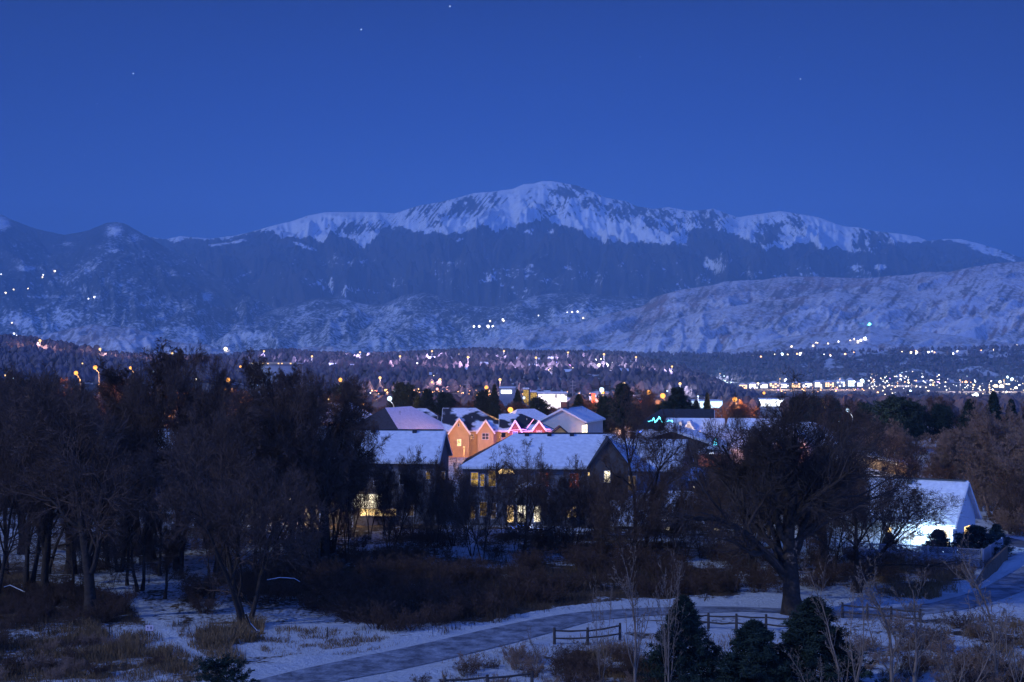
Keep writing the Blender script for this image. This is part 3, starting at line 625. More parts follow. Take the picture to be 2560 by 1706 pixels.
for i, (px, by, ty) in enumerate(((1790,1385,1130),(1850,1380,1110),(1905,1385,1120),(1960,1380,1150),(2020,1385,1140),(2065,1380,1150),(2110,1385,1170))):
    plant(('elm2','elm1')[i % 2], px, by, ty, 150, 'thin tree in the row behind the giant cottonwood, %s from left' % ORD[i], 'tree', 'thin trees behind the giant cottonwood')
plant('giant',1985,1535, 955,440,'giant cottonwood with thick trunk standing at the path bend','tree','giant cottonwoods by the path')
for k, px, by, ty, wd, lab in (
    ('cot2',1885,1440,1000,230,'cottonwood behind the giant one on its left'),
    ('cot1',2062,1430, 990,270,'cottonwood behind the giant one on its right'),
    ('wide',2140,1480,1150,420,'spreading crooked tree whose limbs reach over the snowy bungalow roof'),
    ('elm2',2085,1450,1130,230,'thin tree leaning beside the spreading one'),
    ('elm1',2190,1400,1150,190,'bare tree at the left end of the bungalow roof')):
    plant(k, px, by, ty, wd, lab, 'tree', G_R)
G_W = 'tan bare trees on the right bank'
for i, (k, px, by, ty, wd) in enumerate((('elm1',2140,1235,1030,150),('tan1',2200,1245,1045,140),('elm2',2255,1265,1065,130),('tan1',2320,1262,1050,170),('orn',2352,1270,1135,80),
    ('tan1',2385,1262,1055,160),('elm1',2420,1260,1030,150),('tan1',2462,1255,1035,170),('tan1',2505,1262,1015,170),('tan1',2552,1300,1000,210),('tan1',2600,1330,1040,260),('elm2',2525,1335,1120,150),('tan1',2480,1295,1090,140),('orn',2540,1250,1000,110))):
    plant(k, px, by, ty, wd, 'leafless tan tree on the right bank behind the bungalow, %s from its left end' % ORD[i] if k != 'orn' else ('rusty twiggy tree glowing behind the bungalow ridge' if px < 2400 else 'rusty tree between the right bank conifers'), 'tree', G_W)
for i, (k, px, by, ty, wd) in enumerate((('cot1',60,1385,955,260),('cot2',235,1375,965,260),('up1',350,1390,900,170),('cot1',520,1370,975,240),('cot3',590,1375,975,240),('up1',655,1365,915,160),('cot2',720,1375,960,240),('cot3',775,1370,970,220),('cot2',830,1385,1015,200),('cot1',-20,1390,930,260),('wide',270,1420,1060,260),('wide',640,1430,1110,260),('wide',120,1440,1080,260))):
    plant(k, px, by, ty, wd, 'cottonwood in the dim back rank of the left wood, %s from the left' % ORD[i], 'tree', 'back rank of the left wood')
# trees beyond the houses
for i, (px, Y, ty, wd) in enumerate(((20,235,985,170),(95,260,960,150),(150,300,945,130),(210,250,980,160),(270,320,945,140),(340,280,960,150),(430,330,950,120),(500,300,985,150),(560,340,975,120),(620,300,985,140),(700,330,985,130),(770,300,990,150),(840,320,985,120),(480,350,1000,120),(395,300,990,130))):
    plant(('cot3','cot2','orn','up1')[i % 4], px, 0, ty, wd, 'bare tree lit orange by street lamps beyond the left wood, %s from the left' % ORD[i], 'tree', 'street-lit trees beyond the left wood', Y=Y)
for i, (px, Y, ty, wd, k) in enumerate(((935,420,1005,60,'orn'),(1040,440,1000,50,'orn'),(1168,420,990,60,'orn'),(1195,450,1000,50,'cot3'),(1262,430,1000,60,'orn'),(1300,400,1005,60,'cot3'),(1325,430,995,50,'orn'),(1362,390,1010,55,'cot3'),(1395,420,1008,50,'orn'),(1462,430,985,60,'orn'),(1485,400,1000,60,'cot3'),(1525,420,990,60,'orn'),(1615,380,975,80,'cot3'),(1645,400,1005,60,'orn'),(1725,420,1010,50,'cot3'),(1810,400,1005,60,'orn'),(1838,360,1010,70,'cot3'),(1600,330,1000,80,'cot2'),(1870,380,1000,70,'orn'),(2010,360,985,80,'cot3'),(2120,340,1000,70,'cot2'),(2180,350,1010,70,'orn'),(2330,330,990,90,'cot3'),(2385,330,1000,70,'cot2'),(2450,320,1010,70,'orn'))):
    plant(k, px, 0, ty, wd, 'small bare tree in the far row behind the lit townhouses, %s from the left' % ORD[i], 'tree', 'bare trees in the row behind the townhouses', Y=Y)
for k, px, Y, ty, wd, lab in (
    ('spruce',  22,300,925, 40,'pointed dark spruce at the far left below the hill'), ('round',63,290,938,60,'brown rounded conifer near the far left'),
    ('round', 865,380,950, 66,'rounded conifer glowing orange at its foot, first behind the hipped roof'),
    ('round',1008,380,950, 68,'large rounded conifer second from the hipped dark roof'),
    ('pond', 1068,400,970, 44,'dark ragged pine right of the second rounded conifer'),
    ('spruce',1045,360,988, 46,'pale lit spruce just above the townhouse ridge'),
    ('round',1112,400,976, 50,'small rounded dark conifer behind the townhouses'),
    ('spruce',1236,400,958, 30,'pointed spruce left of the store sign'), ('round',1210,410,970,40,'dark conifer clump beside the pointed spruce'),
    ('spruce',1294,430,972, 30,'narrow spruce below the left power pole'), ('round',1345,390,990,50,'low dark conifer before the bright stores'),
    ('spruce',1447,400,984, 44,'broad spruce right of the bright stores'),
    ('pond', 1556,330,955, 66,'tall dark pine in front of the orange lamps'), ('round',1515,340,985,60,'dark conifer clump left of the tall pine'),
    ('pond', 1694,340,965, 72,'ragged black pine right of the orange lamp pair'), ('round',1660,350,1000,60,'low black conifer under the ragged pine'),
    ('spruce',1768,380,980, 26,'small pointed spruce against the white store band'), ('round',1741,380,996,18,'tiny dark round tree left of the small pointed spruce'),
    ('round',2040,330,985, 44,'brown round conifer right of the giant cottonwood top'), ('round',2085,320,990,36,'small dark conifer beside the brown round one'),
    ('round',2160,310,1000, 46,'dome-shaped dark conifer beside the blue-white lamp'), ('round',2238,300,985,110,'largest round black conifer right of the blue-white lamp'),
    ('round',2290,310,1005, 60,'dark conifer leaning against the largest round one'), ('round',2352,310,1005,60,'dark conifer under the right city lights'),
    ('spruce',2425,250,995, 74,'left of the two tall dark spruces on the right bank'), ('spruce',2484,260,976, 60,'taller pointed spruce of the right bank pair'),
    ('spruce',2528,270,995, 50,'dark spruce nearest the right edge'), ('pond',1990,350,990,50,'dark pine peeping over the giant cottonwood')):
    plant(k, px, 0, ty, wd, lab, 'conifer', 'conifers beyond the houses', Y=Y)
# foreground
plant('pine1',1708,1725,1484,160,'left of the three dark foreground pines, in front of the rail fence','conifer','dark pines in the foreground')
plant('pine2',1885,1735,1545,170,'shortest dark pine in the middle of the foreground trio','conifer','dark pines in the foreground')
plant('pine3',2035,1728,1488,205,'widest dark foreground pine, below the giant cottonwood','conifer','dark pines in the foreground')
plant('small', 552,1765,1638,132,'small round-topped pine at the bottom edge beside the path start','conifer',None)
G_S = 'pale bare saplings in the foreground'
for i, (k, px, by, ty, wd, lab) in enumerate((('sap1',1588,1740,1340,150,'tall pale sapling left of the leftmost dark pine'),('sap2',1668,1742,1362,160,'forked pale sapling in front of the leftmost dark pine'),('sap2',1500,1720,1425,110,'low pale sapling by the rail fence corner'),
    ('sap1',2235,1745,1375,210,'pale sapling with dark trunk below the lattice fence'),('sap1',2285,1750,1400,190,'second pale sapling below the lattice fence'),('sap2',2130,1760,1370,220,'leaning pale sapling right of the widest pine'),
    ('sap1',2498,1730,1330,190,'reddish sapling near the right edge'),('sap2',2400,1765,1500,200,'low pale sapling among the right brush'),('sap2',2555,1765,1470,200,'pale sapling cut by the right edge'),('sap2',2060,1790,1610,150,'short pale sapling at the bottom right of the widest pine'),
    ('sap1',1345,1700,1560,60,'thin twiggy sapling beside the rail fence end'))):
    plant(k, px, by, ty, wd, lab, 'sapling', G_S)
# shrubs: the thicket between wood and path, the bank, the foreground
rs = random.Random(5); nsh = 0
def scatter(poly, n, hr, keys, where, grp, name_cat='shrub'):
    global nsh
    xs = [p[0] for p in poly]; ys_ = [p[1] for p in poly]; k = 0; tries = 0; pts = []
    while k < n and tries < 4000:
        tries += 1; x = rs.uniform(min(xs), max(xs)); y = rs.uniform(min(ys_), max(ys_))
        if not poly_mask(np.array([x]), np.array([y]), poly)[0]: continue
        if path_band(np.array([x]), np.array([y]))[0] < 12 or trail_dist(np.array([x]), np.array([y]))[0] < 26: continue
        pts.append((x, y)); k += 1
    yq = sorted(p[1] for p in pts); nr = 1 if n < 25 else 3 if n < 100 else 5; rk = {}
    names = {1:['group'],3:['back rank','middle rank','front rank'],5:['rearmost rank','second rank','middle rank','fourth rank','front rank']}[nr]
    for j, (x, y) in enumerate(sorted(pts)):
        b_ = min(nr-1, sum(y >= yq[int(len(yq)*q/nr)] for q in range(1, nr))); rk[b_] = rk.get(b_, -1) + 1
        lab_ = '%s, %s from left, %s' % (where, ORD[rk[b_]], names[b_])
        Y = gnd(x, y).y; h = rs.uniform(*hr); wpx = rs.uniform(1.1, 1.7)*h/Y*F
        ty = HOR + (CAMZ - h)/Y*F
        plant(rs.choice(keys), x, y, ty, wpx, lab_, name_cat, grp, rs=rs)
scatter([(470,1490),(640,1450),(900,1400),(1250,1400),(1560,1400),(1760,1440),(1850,1480),(1700,1500),(1450,1505),(1250,1540),(1120,1572),(980,1585),(800,1540),(640,1500),(500,1540)], 150, (1.3,2.6), ['shr1','shr2'], 'dark shrub in the thicket by the path', 'shrubs of the dark thicket')
scatter([(840,1370),(1100,1350),(1500,1350),(1900,1370),(1900,1430),(1500,1400),(1000,1405),(850,1420)], 30, (1.2,2.4), ['shr1','shr2','elm1'][:2], 'leafless shrub below the near houses', 'shrubs before the near houses')
scatter([(-40,1470),(200,1480),(330,1530),(240,1580),(60,1600),(-40,1640)], 34, (1.0,2.2), ['shr1','shr2'], 'dark shrub under the left cottonwoods', 'shrubs under the left wood')
scatter([(1380,1660),(1540,1640),(1640,1680),(1640,1730),(1360,1730)], 22, (.9,1.5), ['tsh','shr2'], 'tan shrub below the rail fence', 'tan shrubs by the rail fence')
scatter([(2080,1400),(2200,1390),(2420,1400),(2440,1450),(2250,1500),(2100,1480)], 30, (.8,1.6), ['tsh','shr1'], 'brown shrub on the bank below the lattice fence', 'shrubs on the bank')
scatter([(2200,1575),(2560,1560),(2600,1740),(2250,1740)], 44, (.8,1.7), ['tsh','shr1','shr2'], 'bare shrub in the lower right corner', 'shrubs of the lower right corner')
scatter([(2120,1600),(2250,1600),(2300,1740),(2100,1740)], 10, (.6,1.1), ['tsh'], 'low tan shrub right of the widest pine', 'low shrubs right of the pines')
scatter([(980,1690),(1130,1680),(1340,1640),(1380,1700),(1300,1735),(980,1735)], 13, (.6,1.2), ['tsh','shr2'], 'tan shrub at the lower edge of the path', 'shrubs at the lower path edge')
plant('tsh',1285,1660,1600,66,'rounded tan bush left of the rail fence','shrub',None)
scatter([(1760,1395),(1950,1390),(2110,1385),(2260,1420),(2160,1490),(2040,1500),(1880,1495)], 40, (1.0,2.3), ['shr1','shr2'], 'dark shrub behind the giant cottonwood', 'shrubs behind the giant cottonwood')
scatter([(2290,1225),(2640,1225),(2640,1345),(2540,1350),(2470,1300),(2400,1265),(2290,1262)], 46, (1.8,3.4), ['tsh','shr1'], 'tan brush clump on the right bank', 'brush of the right bank')
scatter([(-40,1600),(120,1590),(420,1640),(380,1700),(-40,1740)], 26, (.5,1.2), ['tsh','shr2'], 'low brown shrub in the lower left corner', 'low shrubs of the lower left')
scatter([(200,1350),(470,1380),(470,1450),(300,1440),(150,1440)], 14, (.8,1.8), ['shr1','shr2'], 'dark shrub on the snow among the far trunks', 'shrubs among the far trunks')
# thin young trunks standing on the snow left of the brush
for i, (px, by, ty) in enumerate(((278,1440,1250),(318,1470,1240),(372,1460,1270),(400,1440,1260),(440,1430,1260),(452,1436,1255),(350,1415,1230),(180,1480,1240),(205,1500,1230),(412,1500,1380))):
    plant('up1' if i % 2 else 'elm2', px, by, ty - 60, 70, 'thin dark young tree on the snow left of the brush, %s of its group' % ORD[i], 'tree', 'young trees on the snow')

# ------------------------------------------------------------------ dead grass: nobody could count it
rg = np.random.default_rng(3)
def grass(name, polys, n, h, m, label, dens_clump=True):
    V = []
    for poly, share, hh in polys:
        xs = [p[0] for p in poly]; ysq = [p[1] for p in poly]; k = int(n*share)
        x = rg.uniform(min(xs), max(xs), k*3); y = rg.uniform(min(ysq), max(ysq), k*3)
        jx = (fbm(x/40, y/16, 3, 5)-.5)*110 + rg.normal(size=len(x))*9; jy = (fbm(x/40+7, y/16, 3, 6)-.5)*60 + rg.normal(size=len(x))*4
        ok = poly_mask(x+jx, y+jy, poly) & (path_band(x, y) > 8) & (trail_dist(x, y) > 20)
        x, y = x[ok], y[ok]; Y = CAMZ*F/(y-HOR); X = (x-1280)/F*Y
        keep = (fbm(X/1.7, Y/1.7, 3, 77) > .50) | (rg.random(len(X)) < .12); X, Y = X[keep][:k], Y[keep][:k]
        V.append(np.stack([X, Y, np.full(len(X), hh)], -1))
    A = np.concatenate(V); N = len(A)
    hgt = A[:,2]*h*(.25+1.1*rg.random(N)**1.6)*(.5+fbm(A[:,0]/2.5, A[:,1]/2.5, 2, 88)); az = rg.random(N)*6.28; lean = rg.normal(size=(N,2))*.28
    b0 = np.stack([A[:,0], A[:,1], np.full(N, -.03)], -1); s = np.stack([np.cos(az), np.sin(az), 0*az], -1)*.016
    mid = b0 + np.stack([lean[:,0]*hgt*.35, lean[:,1]*hgt*.35, hgt*.6], -1); tip = b0 + np.stack([lean[:,0]*hgt, lean[:,1]*hgt, hgt*.97], -1)
    VV = np.stack([b0-s, b0+s, mid+s*.8, mid-s*.8, tip+s*.3, tip-s*.3], 1).reshape(-1,3); i = np.arange(N)*6
    Q = np.concatenate([np.stack([i,i+1,i+2,i+3],-1), np.stack([i+3,i+2,i+4,i+5],-1)])
    o = link_mesh(name, quads_mesh(name, VV, Q), m); tag(o, label, 'grass', kind='stuff'); return o
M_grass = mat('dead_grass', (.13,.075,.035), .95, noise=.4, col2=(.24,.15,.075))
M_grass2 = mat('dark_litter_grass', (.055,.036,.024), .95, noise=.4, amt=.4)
grass('dead_grass', [(BRUSH[1],.26,.7),(BRUSH[3],.06,.8),(BRUSH[4],.16,.8),(BRUSH[5],.14,.6),(BRUSH[6],.14,.6),(BRUSH[7],.08,.6),([(1100,1650),(1450,1590),(1700,1600),(2150,1600),(2150,1740),(1100,1740)],.12,.45),
      ([(560,1600),(760,1570),(1000,1590),(950,1640),(700,1640)],.06,.3),([(-40,1560),(500,1560),(620,1660),(560,1740),(-40,1740)],.22,.6)], 80000, .8, M_grass, 'clumps of dry brown grass sticking out of the snow')
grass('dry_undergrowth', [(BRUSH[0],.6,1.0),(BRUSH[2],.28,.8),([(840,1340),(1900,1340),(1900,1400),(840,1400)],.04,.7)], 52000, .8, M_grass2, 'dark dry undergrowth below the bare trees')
# ------------------------------------------------------------------ houses
def snow_roof_mat(name, cover=.9, s1=.35, bare=(.035,.036,.045)):
    m = bpy.data.materials.new(name); m.use_nodes = True; t = m.node_tree; b = t.nodes['Principled BSDF']; b.inputs['Roughness'].default_value = .9; b.inputs['Specular IOR Level'].default_value = .15
    tc = nn(t, 'ShaderNodeTexCoord'); n = nn(t, 'ShaderNodeTexNoise'); n.inputs['Scale'].default_value = s1; n.inputs['Detail'].default_value = 3
    t.links.new(tc.outputs['Object'], n.inputs['Vector'])
    mr = nn(t, 'ShaderNodeMapRange', interpolation_type='SMOOTHSTEP'); p = .5 + (.5 - cover)*.42; mr.inputs[1].default_value = p-.035; mr.inputs[2].default_value = p+.035
    t.links.new(n.outputs['Fac'], mr.inputs[0])
    n2 = nn(t, 'ShaderNodeTexNoise'); n2.inputs['Scale'].default_value = 2.0; n2.inputs['Detail'].default_value = 4; t.links.new(tc.outputs['Object'], n2.inputs['Vector'])
    sr = nn(t, 'ShaderNodeValToRGB'); sr.color_ramp.elements[0].position = .3; sr.color_ramp.elements[0].color = (.58,.60,.66,1); sr.color_ramp.elements[1].position = .7; sr.color_ramp.elements[1].color = (.76,.78,.84,1)
    t.links.new(n2.outputs['Fac'], sr.inputs[0])
    mx = nn(t, 'ShaderNodeMix', data_type='RGBA'); mx.inputs['A'].default_value = bare+(1,); t.links.new(sr.outputs[0], mx.inputs['B']); t.links.new(mr.outputs[0], mx.inputs['Factor'])
    t.links.new(mx.outputs['Result'], b.inputs['Base Color'])
    bp = nn(t, 'ShaderNodeBump'); bp.inputs['Strength'].default_value = .6; bp.inputs['Distance'].default_value = .25; n3 = nn(t, 'ShaderNodeTexNoise'); n3.inputs['Scale'].default_value = .7; n3.inputs['Detail'].default_value = 5
    t.links.new(tc.outputs['Object'], n3.inputs['Vector']); t.links.new(n3.outputs['Fac'], bp.inputs['Height']); t.links.new(bp.outputs[0], b.inputs['Normal']); return m
RS = snow_roof_mat('roof_snow', 1.2); RSP = snow_roof_mat('patchy_roof_snow', .52, .20); RD = mat('dark_shingles', (.035,.036,.046), .85, noise=2.5, amt=.25)
W_GREY = mat('grey_siding', (.17,.165,.18), .85, noise=1.2, amt=.12); W_DARK = mat('dark_brown_siding', (.085,.070,.065), .85, noise=1.2, amt=.15)
W_TAN = mat('tan_stucco', (.46,.31,.15), .9, noise=1.0, amt=.10); W_CREAM = mat('cream_siding', (.50,.47,.45), .85, noise=1.0, amt=.08); W_BRICK = mat('red_brick', (.22,.10,.07), .9, noise=3.0, amt=.25)
W_WHITE = mat('white_siding', (.62,.62,.64), .8, noise=1.0, amt=.06); M_TRIM = mat('white_trim', (.70,.68,.66), .7, noise=1.0, amt=.06); M_GL = mat('night_glass', (.02,.025,.04), .15, spec=.6, noise=1.0, amt=.3)
M_MET = mat('galvanised_metal', (.35,.36,.38), .5, metal=.5, noise=2.0, amt=.15); M_WOOD = mat('weathered_wood', (.060,.048,.042), .9, noise=2.0, amt=.3, bump=.3)
E_WARM = emit('warm_window_light', (1.0,.66,.26), 2.4, noise=1.6); E_YEL = emit('yellow_window_light', (1.0,.62,.16), .55, noise=1.6); E_WHITE = emit('white_window_light', (1.0,.86,.60), 2.4, noise=1.2, lo=.6)
E_ORG = emit('orange_curtain_light', (.85,.16,.04), .50, noise=1.6); E_DIM = emit('dim_window_light', (.55,.40,.30), .35, noise=1.6); E_BLUE = emit('blue_white_window_light', (.65,.80,1.0), 1.6, noise=1.5)

class House:
    def __init__(s, name, label, cx, cy, w, d, rot, ze, zr, ends='gg', walls=W_GREY, roof=RS, mats=None, oh=.45, z0=0, group=None, cat='house', hip=.9, trim=M_TRIM):
        s.root = empty(name, (cx, cy, z0), label, cat, group, R(rot)); s.w, s.d, s.ze, s.zr = w, d, ze-z0, zr-z0
        s.M = Matrix.Translation((cx, cy, z0)) @ Matrix.Rotation(R(rot), 4, 'Z'); s.I = s.M.inverted()
        a, b, e, r = w/2, d/2, s.ze, s.zr; gL, gR = ends[0] == 'g', ends[1] == 'g'; mb = MB()
        mb.add([(-a,-b,-.4),(a,-b,-.4),(a,b,-.4),(-a,b,-.4),(-a,-b,e),(a,-b,e),(a,b,e),(-a,b,e)], [(0,1,5,4),(1,2,6,5),(2,3,7,6),(3,0,4,7),(4,5,6,7)])
        if gL: mb.add([(-a,-b,e),(-a,b,e),(-a,0,r-.05)], [(0,1,2)])
        if gR: mb.add([(a,-b,e),(a,b,e),(a,0,r-.05)], [(0,1,2)])
        mb.build('wall', walls, s.root)
        sl = (r-e)/b; zo = e - sl*oh; t = .22; A = a+oh*.7; B = b+oh; hl = b*hip
        RL = -A if gL else -a+hl; RR_ = A if gR else a-hl
        ml = list(mats) if mats else [roof]*4       # front, back, left hip, right hip
        um = []; [um.append(q) for q in ml if q not in um]
        rb = MB(); T = [(-A,-B,zo+t),(A,-B,zo+t),(A,B,zo+t),(-A,B,zo+t),(RL,0,r+t),(RR_,0,r+t)]
        Bt = [(x,y,z-t) for x,y,z in T]
        rb.v = T + Bt; F_ = [((0,1,5,4),0),((2,3,4,5),1)]
        if not gL: F_.append(((3,0,4),2))
        if not gR: F_.append(((1,2,5),3))
        rb.f = [f for f,_ in F_] + [tuple(i+6 for i in reversed(f)) for f,_ in F_]
        rb.m = [um.index(ml[k]) for _,k in F_]*2
        edges = [(0,1),(2,3)] + ([(0,4),(4,3)] if gL else [(3,0)]) + ([(1,5),(5,2)] if gR else [(1,2)])
        for i,j in edges: rb.f.append((i,j,j+6,i+6)); rb.m.append(um.index(ml[0]))
        s.roof = rb.build('roof', um, s.root)
        if trim:
            tb = MB(); 
            for sx, g in ((-1,gL),(1,gR)):
                if g:
                    for sy in (-1,1): tb.beam((sx*(A+.05), sy*B, zo-.02),(sx*(A+.05), 0, r-.02), .10, .30)
            for sy in (-1,1): tb.beam((-A, sy*(B+.05), zo-.02),(A, sy*(B+.05), zo-.02), .10, .22)
            for sx, g in ((-1,gL),(1,gR)):
                if not g: tb.beam((sx*(A+.05), -B-.1, zo-.02),(sx*(A+.05), B+.1, zo-.02), .10, .215)
            tb.build('fascia', trim, s.root)
    def wall_hit(s, px, py, face='front'):
        o = s.I @ Vector((0,0,CAMZ)); d = (s.I.to_3x3() @ Vector(((px-1280)/F, 1, -(py-HOR)/F)))
        ax, v = {'front':(1,-s.d/2),'back':(1,s.d/2),'left':(0,-s.w/2),'right':(0,s.w/2)}[face]
        return o + d*((v-o[ax])/d[ax])
    def window(s, x0, y0, x1, y1, pane, face='front', off=0.0, bars=1, parent=None, frame=None, name='window'):
        p, q = s.wall_hit(x0, y0, face), s.wall_hit(x1, y1, face)
        if face in ('front','back'):
            sg = -1 if face == 'front' else 1; a0, a1 = sorted((p.x, q.x)); base = (sg*s.d/2 + sg*off)
            bx = lambda mb, u0,u1,z0,z1,t0,t1: mb.box(u0,u1,*sorted((base+sg*t0, base+sg*t1)),z0,z1)
        else:
            sg = -1 if face == 'left' else 1; a0, a1 = sorted((p.y, q.y)); base = (sg*s.w/2 + sg*off)
            bx = lambda mb, u0,u1,z0,z1,t0,t1: mb.box(*sorted((base+sg*t0, base+sg*t1)),u0,u1,z0,z1)
        z1, z0 = max(p.z,q.z), min(p.z,q.z); f = .07; fr = MB()
        bx(fr,a0-f,a0,z0-f,z1+f,.003,.07); bx(fr,a1,a1+f,z0-f,z1+f,.003,.07); bx(fr,a0,a1,z0-f,z0,.003,.07); bx(fr,a0,a1,z1,z1+f,.003,.07)
        if bars and z1-z0 > .7: m_ = (z0+z1)/2; bx(fr,a0,a1,m_-.025,m_+.025,.025,.055)
        if bars > 1 and a1-a0 > .8:
            for k in range(1, bars): u = a0+(a1-a0)*k/bars; bx(fr,u-.03,u+.03,z0,z1,.026,.06)
        o = fr.build(name, frame or M_TRIM, s.root)
        pm = MB(); bx(pm,a0,a1,z0,z1,.004,.024); pm.build('pane', pane, o); return o
    def gable(s, u, w, ze, zr, depth=1.2, walls=W_TAN, roof=RS, pane=None, zb=-.4, back=4.0):
        """a gabled bay standing out of the front wall"""
        ze -= s.root.location.z; zr -= s.root.location.z; y0 = -s.d/2-depth; y1 = -s.d/2+.02; mb = MB(); a = w/2
        mb.add([(u-a,y0,zb),(u+a,y0,zb),(u+a,y0,ze),(u,y0,zr),(u-a,y0,ze),(u-a,y1,zb),(u+a,y1,zb),(u+a,y1,ze),(u-a,y1,ze)], [(0,1,2,3,4),(1,6,7,2),(5,0,4,8)])
        g = mb.build('gable_bay', walls, s.root); sl = (zr-ze)/a; o = .28; t = .18; yf = y0-.3; yb = -s.d/2 + back
        rb = MB()
        for sg in (-1,1):
            p0 = (u+sg*(a+o), yf, ze-sl*o); p1 = (u, yf, zr); q0 = (u+sg*(a+o), yb, ze-sl*o); q1 = (u, yb, zr)
            V = [p0,p1,q1,q0]; rb.add(V+[(x,y,z+t) for x,y,z in V], [(0,1,2,3),(7,6,5,4),(0,4,5,1),(2,6,7,3),(3,7,4,0)])
        rb.build('gable_roof', roof, g)
        tb = MB()
        for sg in (-1,1): tb.beam((u+sg*(a+o), yf-.04, ze-sl*o+.02),(u+sg*.0, yf-.04, zr+.02), .08, .30)
        tb.build('rake_trim', M_TRIM, g)
        return y0
    def local(s, p): return s.I @ Vector(p)
    def vents(s, xs, m=RD, dz=.0, side=-1, y=-.35, wv=.5, hv=.28):
        for x in xs:
            yy = side*abs(y); z = s.zr - (s.zr-s.ze)/(s.d/2)*abs(y) + .22
            MB().box(x-wv/2,x+wv/2,yy-.25,yy+.2,z-.25,z+hv).build('roof_vent', m, s.root)
    def pipe(s, x, y, h=.6, r=.07, m=M_MET):
        z = s.zr - (s.zr-s.ze)/(s.d/2)*abs(y); MB().tube([(x,y,z),(x,y,z+h),(x,y,z+h+.01),(x,y,z+h+.18)],[r,r,r*1.7,r*1.7],8).build('flue_pipe', m, s.root)
def lamp(loc, P, col, r=.15, name='lamp_light', parent=None):
    l = bpy.data.lights.new(name, 'POINT'); l.energy = P; l.color = col; l.shadow_soft_size = r
    o = bpy.data.objects.new(name, l); C.objects.link(o); o.location = loc
    if parent: o.parent = parent; o.matrix_parent_inverse = Matrix.Identity(4); o.location = parent.matrix_basis.inverted() @ Vector(loc)
    return o
def up(o): bpy.context.view_layer.update(); return o
def from_px(p_l, p_r, ze):      # front wall line from the eave's two ends
    Pl, Pr = gnd(p_l[0], p_l[1], ze), gnd(p_r[0], p_r[1], ze); v = Pr-Pl; return Pl, Pr, v.length, math.degrees(math.atan2(v.y, v.x))

# left near house
A = House('grey_townhouse', 'grey near townhouse on the left with snowy roof, brown gable end and glowing patio', -19.8, 171.5, 23.0, 12.4, -4, 7.6, 10.6, 'gg', W_GREY, RS, oh=.5, group=None)
for x0,y0,x1,y1,m in ((842,1185,862,1200,E_DIM),(935,1190,950,1215,M_GL),(1000,1185,1014,1212,M_GL),(1066,1180,1076,1198,E_YEL),(1102,1180,1112,1198,E_YEL)):
    A.window(x0,y0,x1,y1,m)
for x0,y0,x1,y1,m in ((884,1236,958,1270,E_WHITE),(1018,1240,1034,1290,E_DIM),(900,1272,990,1290,E_WARM)): A.window(x0,y0,x1,y1,m,bars=4 if x1-x0>30 else 1)
pr = MB(); p0 = A.local(gnd(836,1232,3.9)); 
pr.add([(-11,-9.2,3.4),(2.5,-9.2,3.4),(2.5,-6.22,4.3),(-11,-6.22,4.3),(-11,-9.2,3.55),(2.5,-9.2,3.55),(2.5,-6.22,4.45),(-11,-6.22,4.45)], [(3,2,1,0),(4,5,6,7),(0,1,5,4),(1,2,6,5),(3,0,4,7)])
pr.build('patio_roof', RD, A.root)
for x in (-10.6,-6,-1.5,2.2): MB().box(x-.09,x+.09,-9.1,-8.92,-.2,3.45).build('patio_post', M_TRIM, A.root)
bpy.context.view_layer.update()
MB().ball((-5.4,-6.6,3.0),.22,8,6).build('patio_lamp', emit('patio_lamp_glow',(1,.82,.5),14,lit=False), A.root)
lamp(A.M @ Vector((-5.4,-7.2,2.9)), 1600, (1.0,.74,.40), .3, 'patio_light', A.root)
lamp(A.M @ Vector((1.0,-7.2,2.9)), 380, (1.0,.72,.36), .3, 'patio_light', A.root)
A.vents([-6.5,-1.5,3.2,8.2], y=.5); A.pipe(-9,-1.0)

# middle near house
B = House('brown_townhouse', 'wide near townhouse in the middle with snowy roof, yellow and orange windows', 3.3, 171.0, 17.6, 13, -2, 7.0, 10.2, 'hg', W_GREY, RS, oh=.5, mats=[RS,RS,RD,RD])
for x0,y0,x1,y1,m in ((1178,1182,1195,1216,E_YEL),(1201,1186,1211,1216,E_YEL),(1221,1178,1239,1216,E_YEL),(1349,1182,1371,1221,E_ORG),(1424,1184,1447,1221,E_ORG),(1470,1182,1484,1190,E_WARM),
    (1176,1256,1187,1297,E_YEL),(1200,1256,1217,1290,E_YEL),(1228,1258,1240,1297,E_DIM),(1268,1264,1284,1306,E_WARM),(1294,1264,1316,1306,E_WHITE),(1335,1265,1352,1305,E_WHITE),(1418,1270,1427,1294,E_WARM),(1432,1268,1440,1294,E_WARM),(1450,1274,1457,1292,E_YEL)):
    B.window(x0,y0,x1,y1,m,bars=3 if x1-x0>20 else 1)
p = B.wall_hit(1265,1185); fr = MB(); n = 12; rr = .95; y = -B.d/2-.05
fr.add([(p.x,y,p.z)]+[(p.x+rr*math.cos(math.pi*k/n), y, p.z+rr*.75*math.sin(math.pi*k/n)) for k in range(n+1)]+[(p.x,y+.04,p.z)]+[(p.x+rr*math.cos(math.pi*k/n), y+.04, p.z+rr*.75*math.sin(math.pi*k/n)) for k in range(n+1)],
       [(0,)+tuple(range(1,n+2))]+[tuple([n+2]+list(range(2*n+3,n+2,-1)))]); fr.build('arched_window', E_WARM, B.root)
B.vents([-4.3,-1.5,1.2,3.9], y=.45); B.pipe(-1.2,-3.0,.5); B.pipe(-2.6,-4.2,.4)
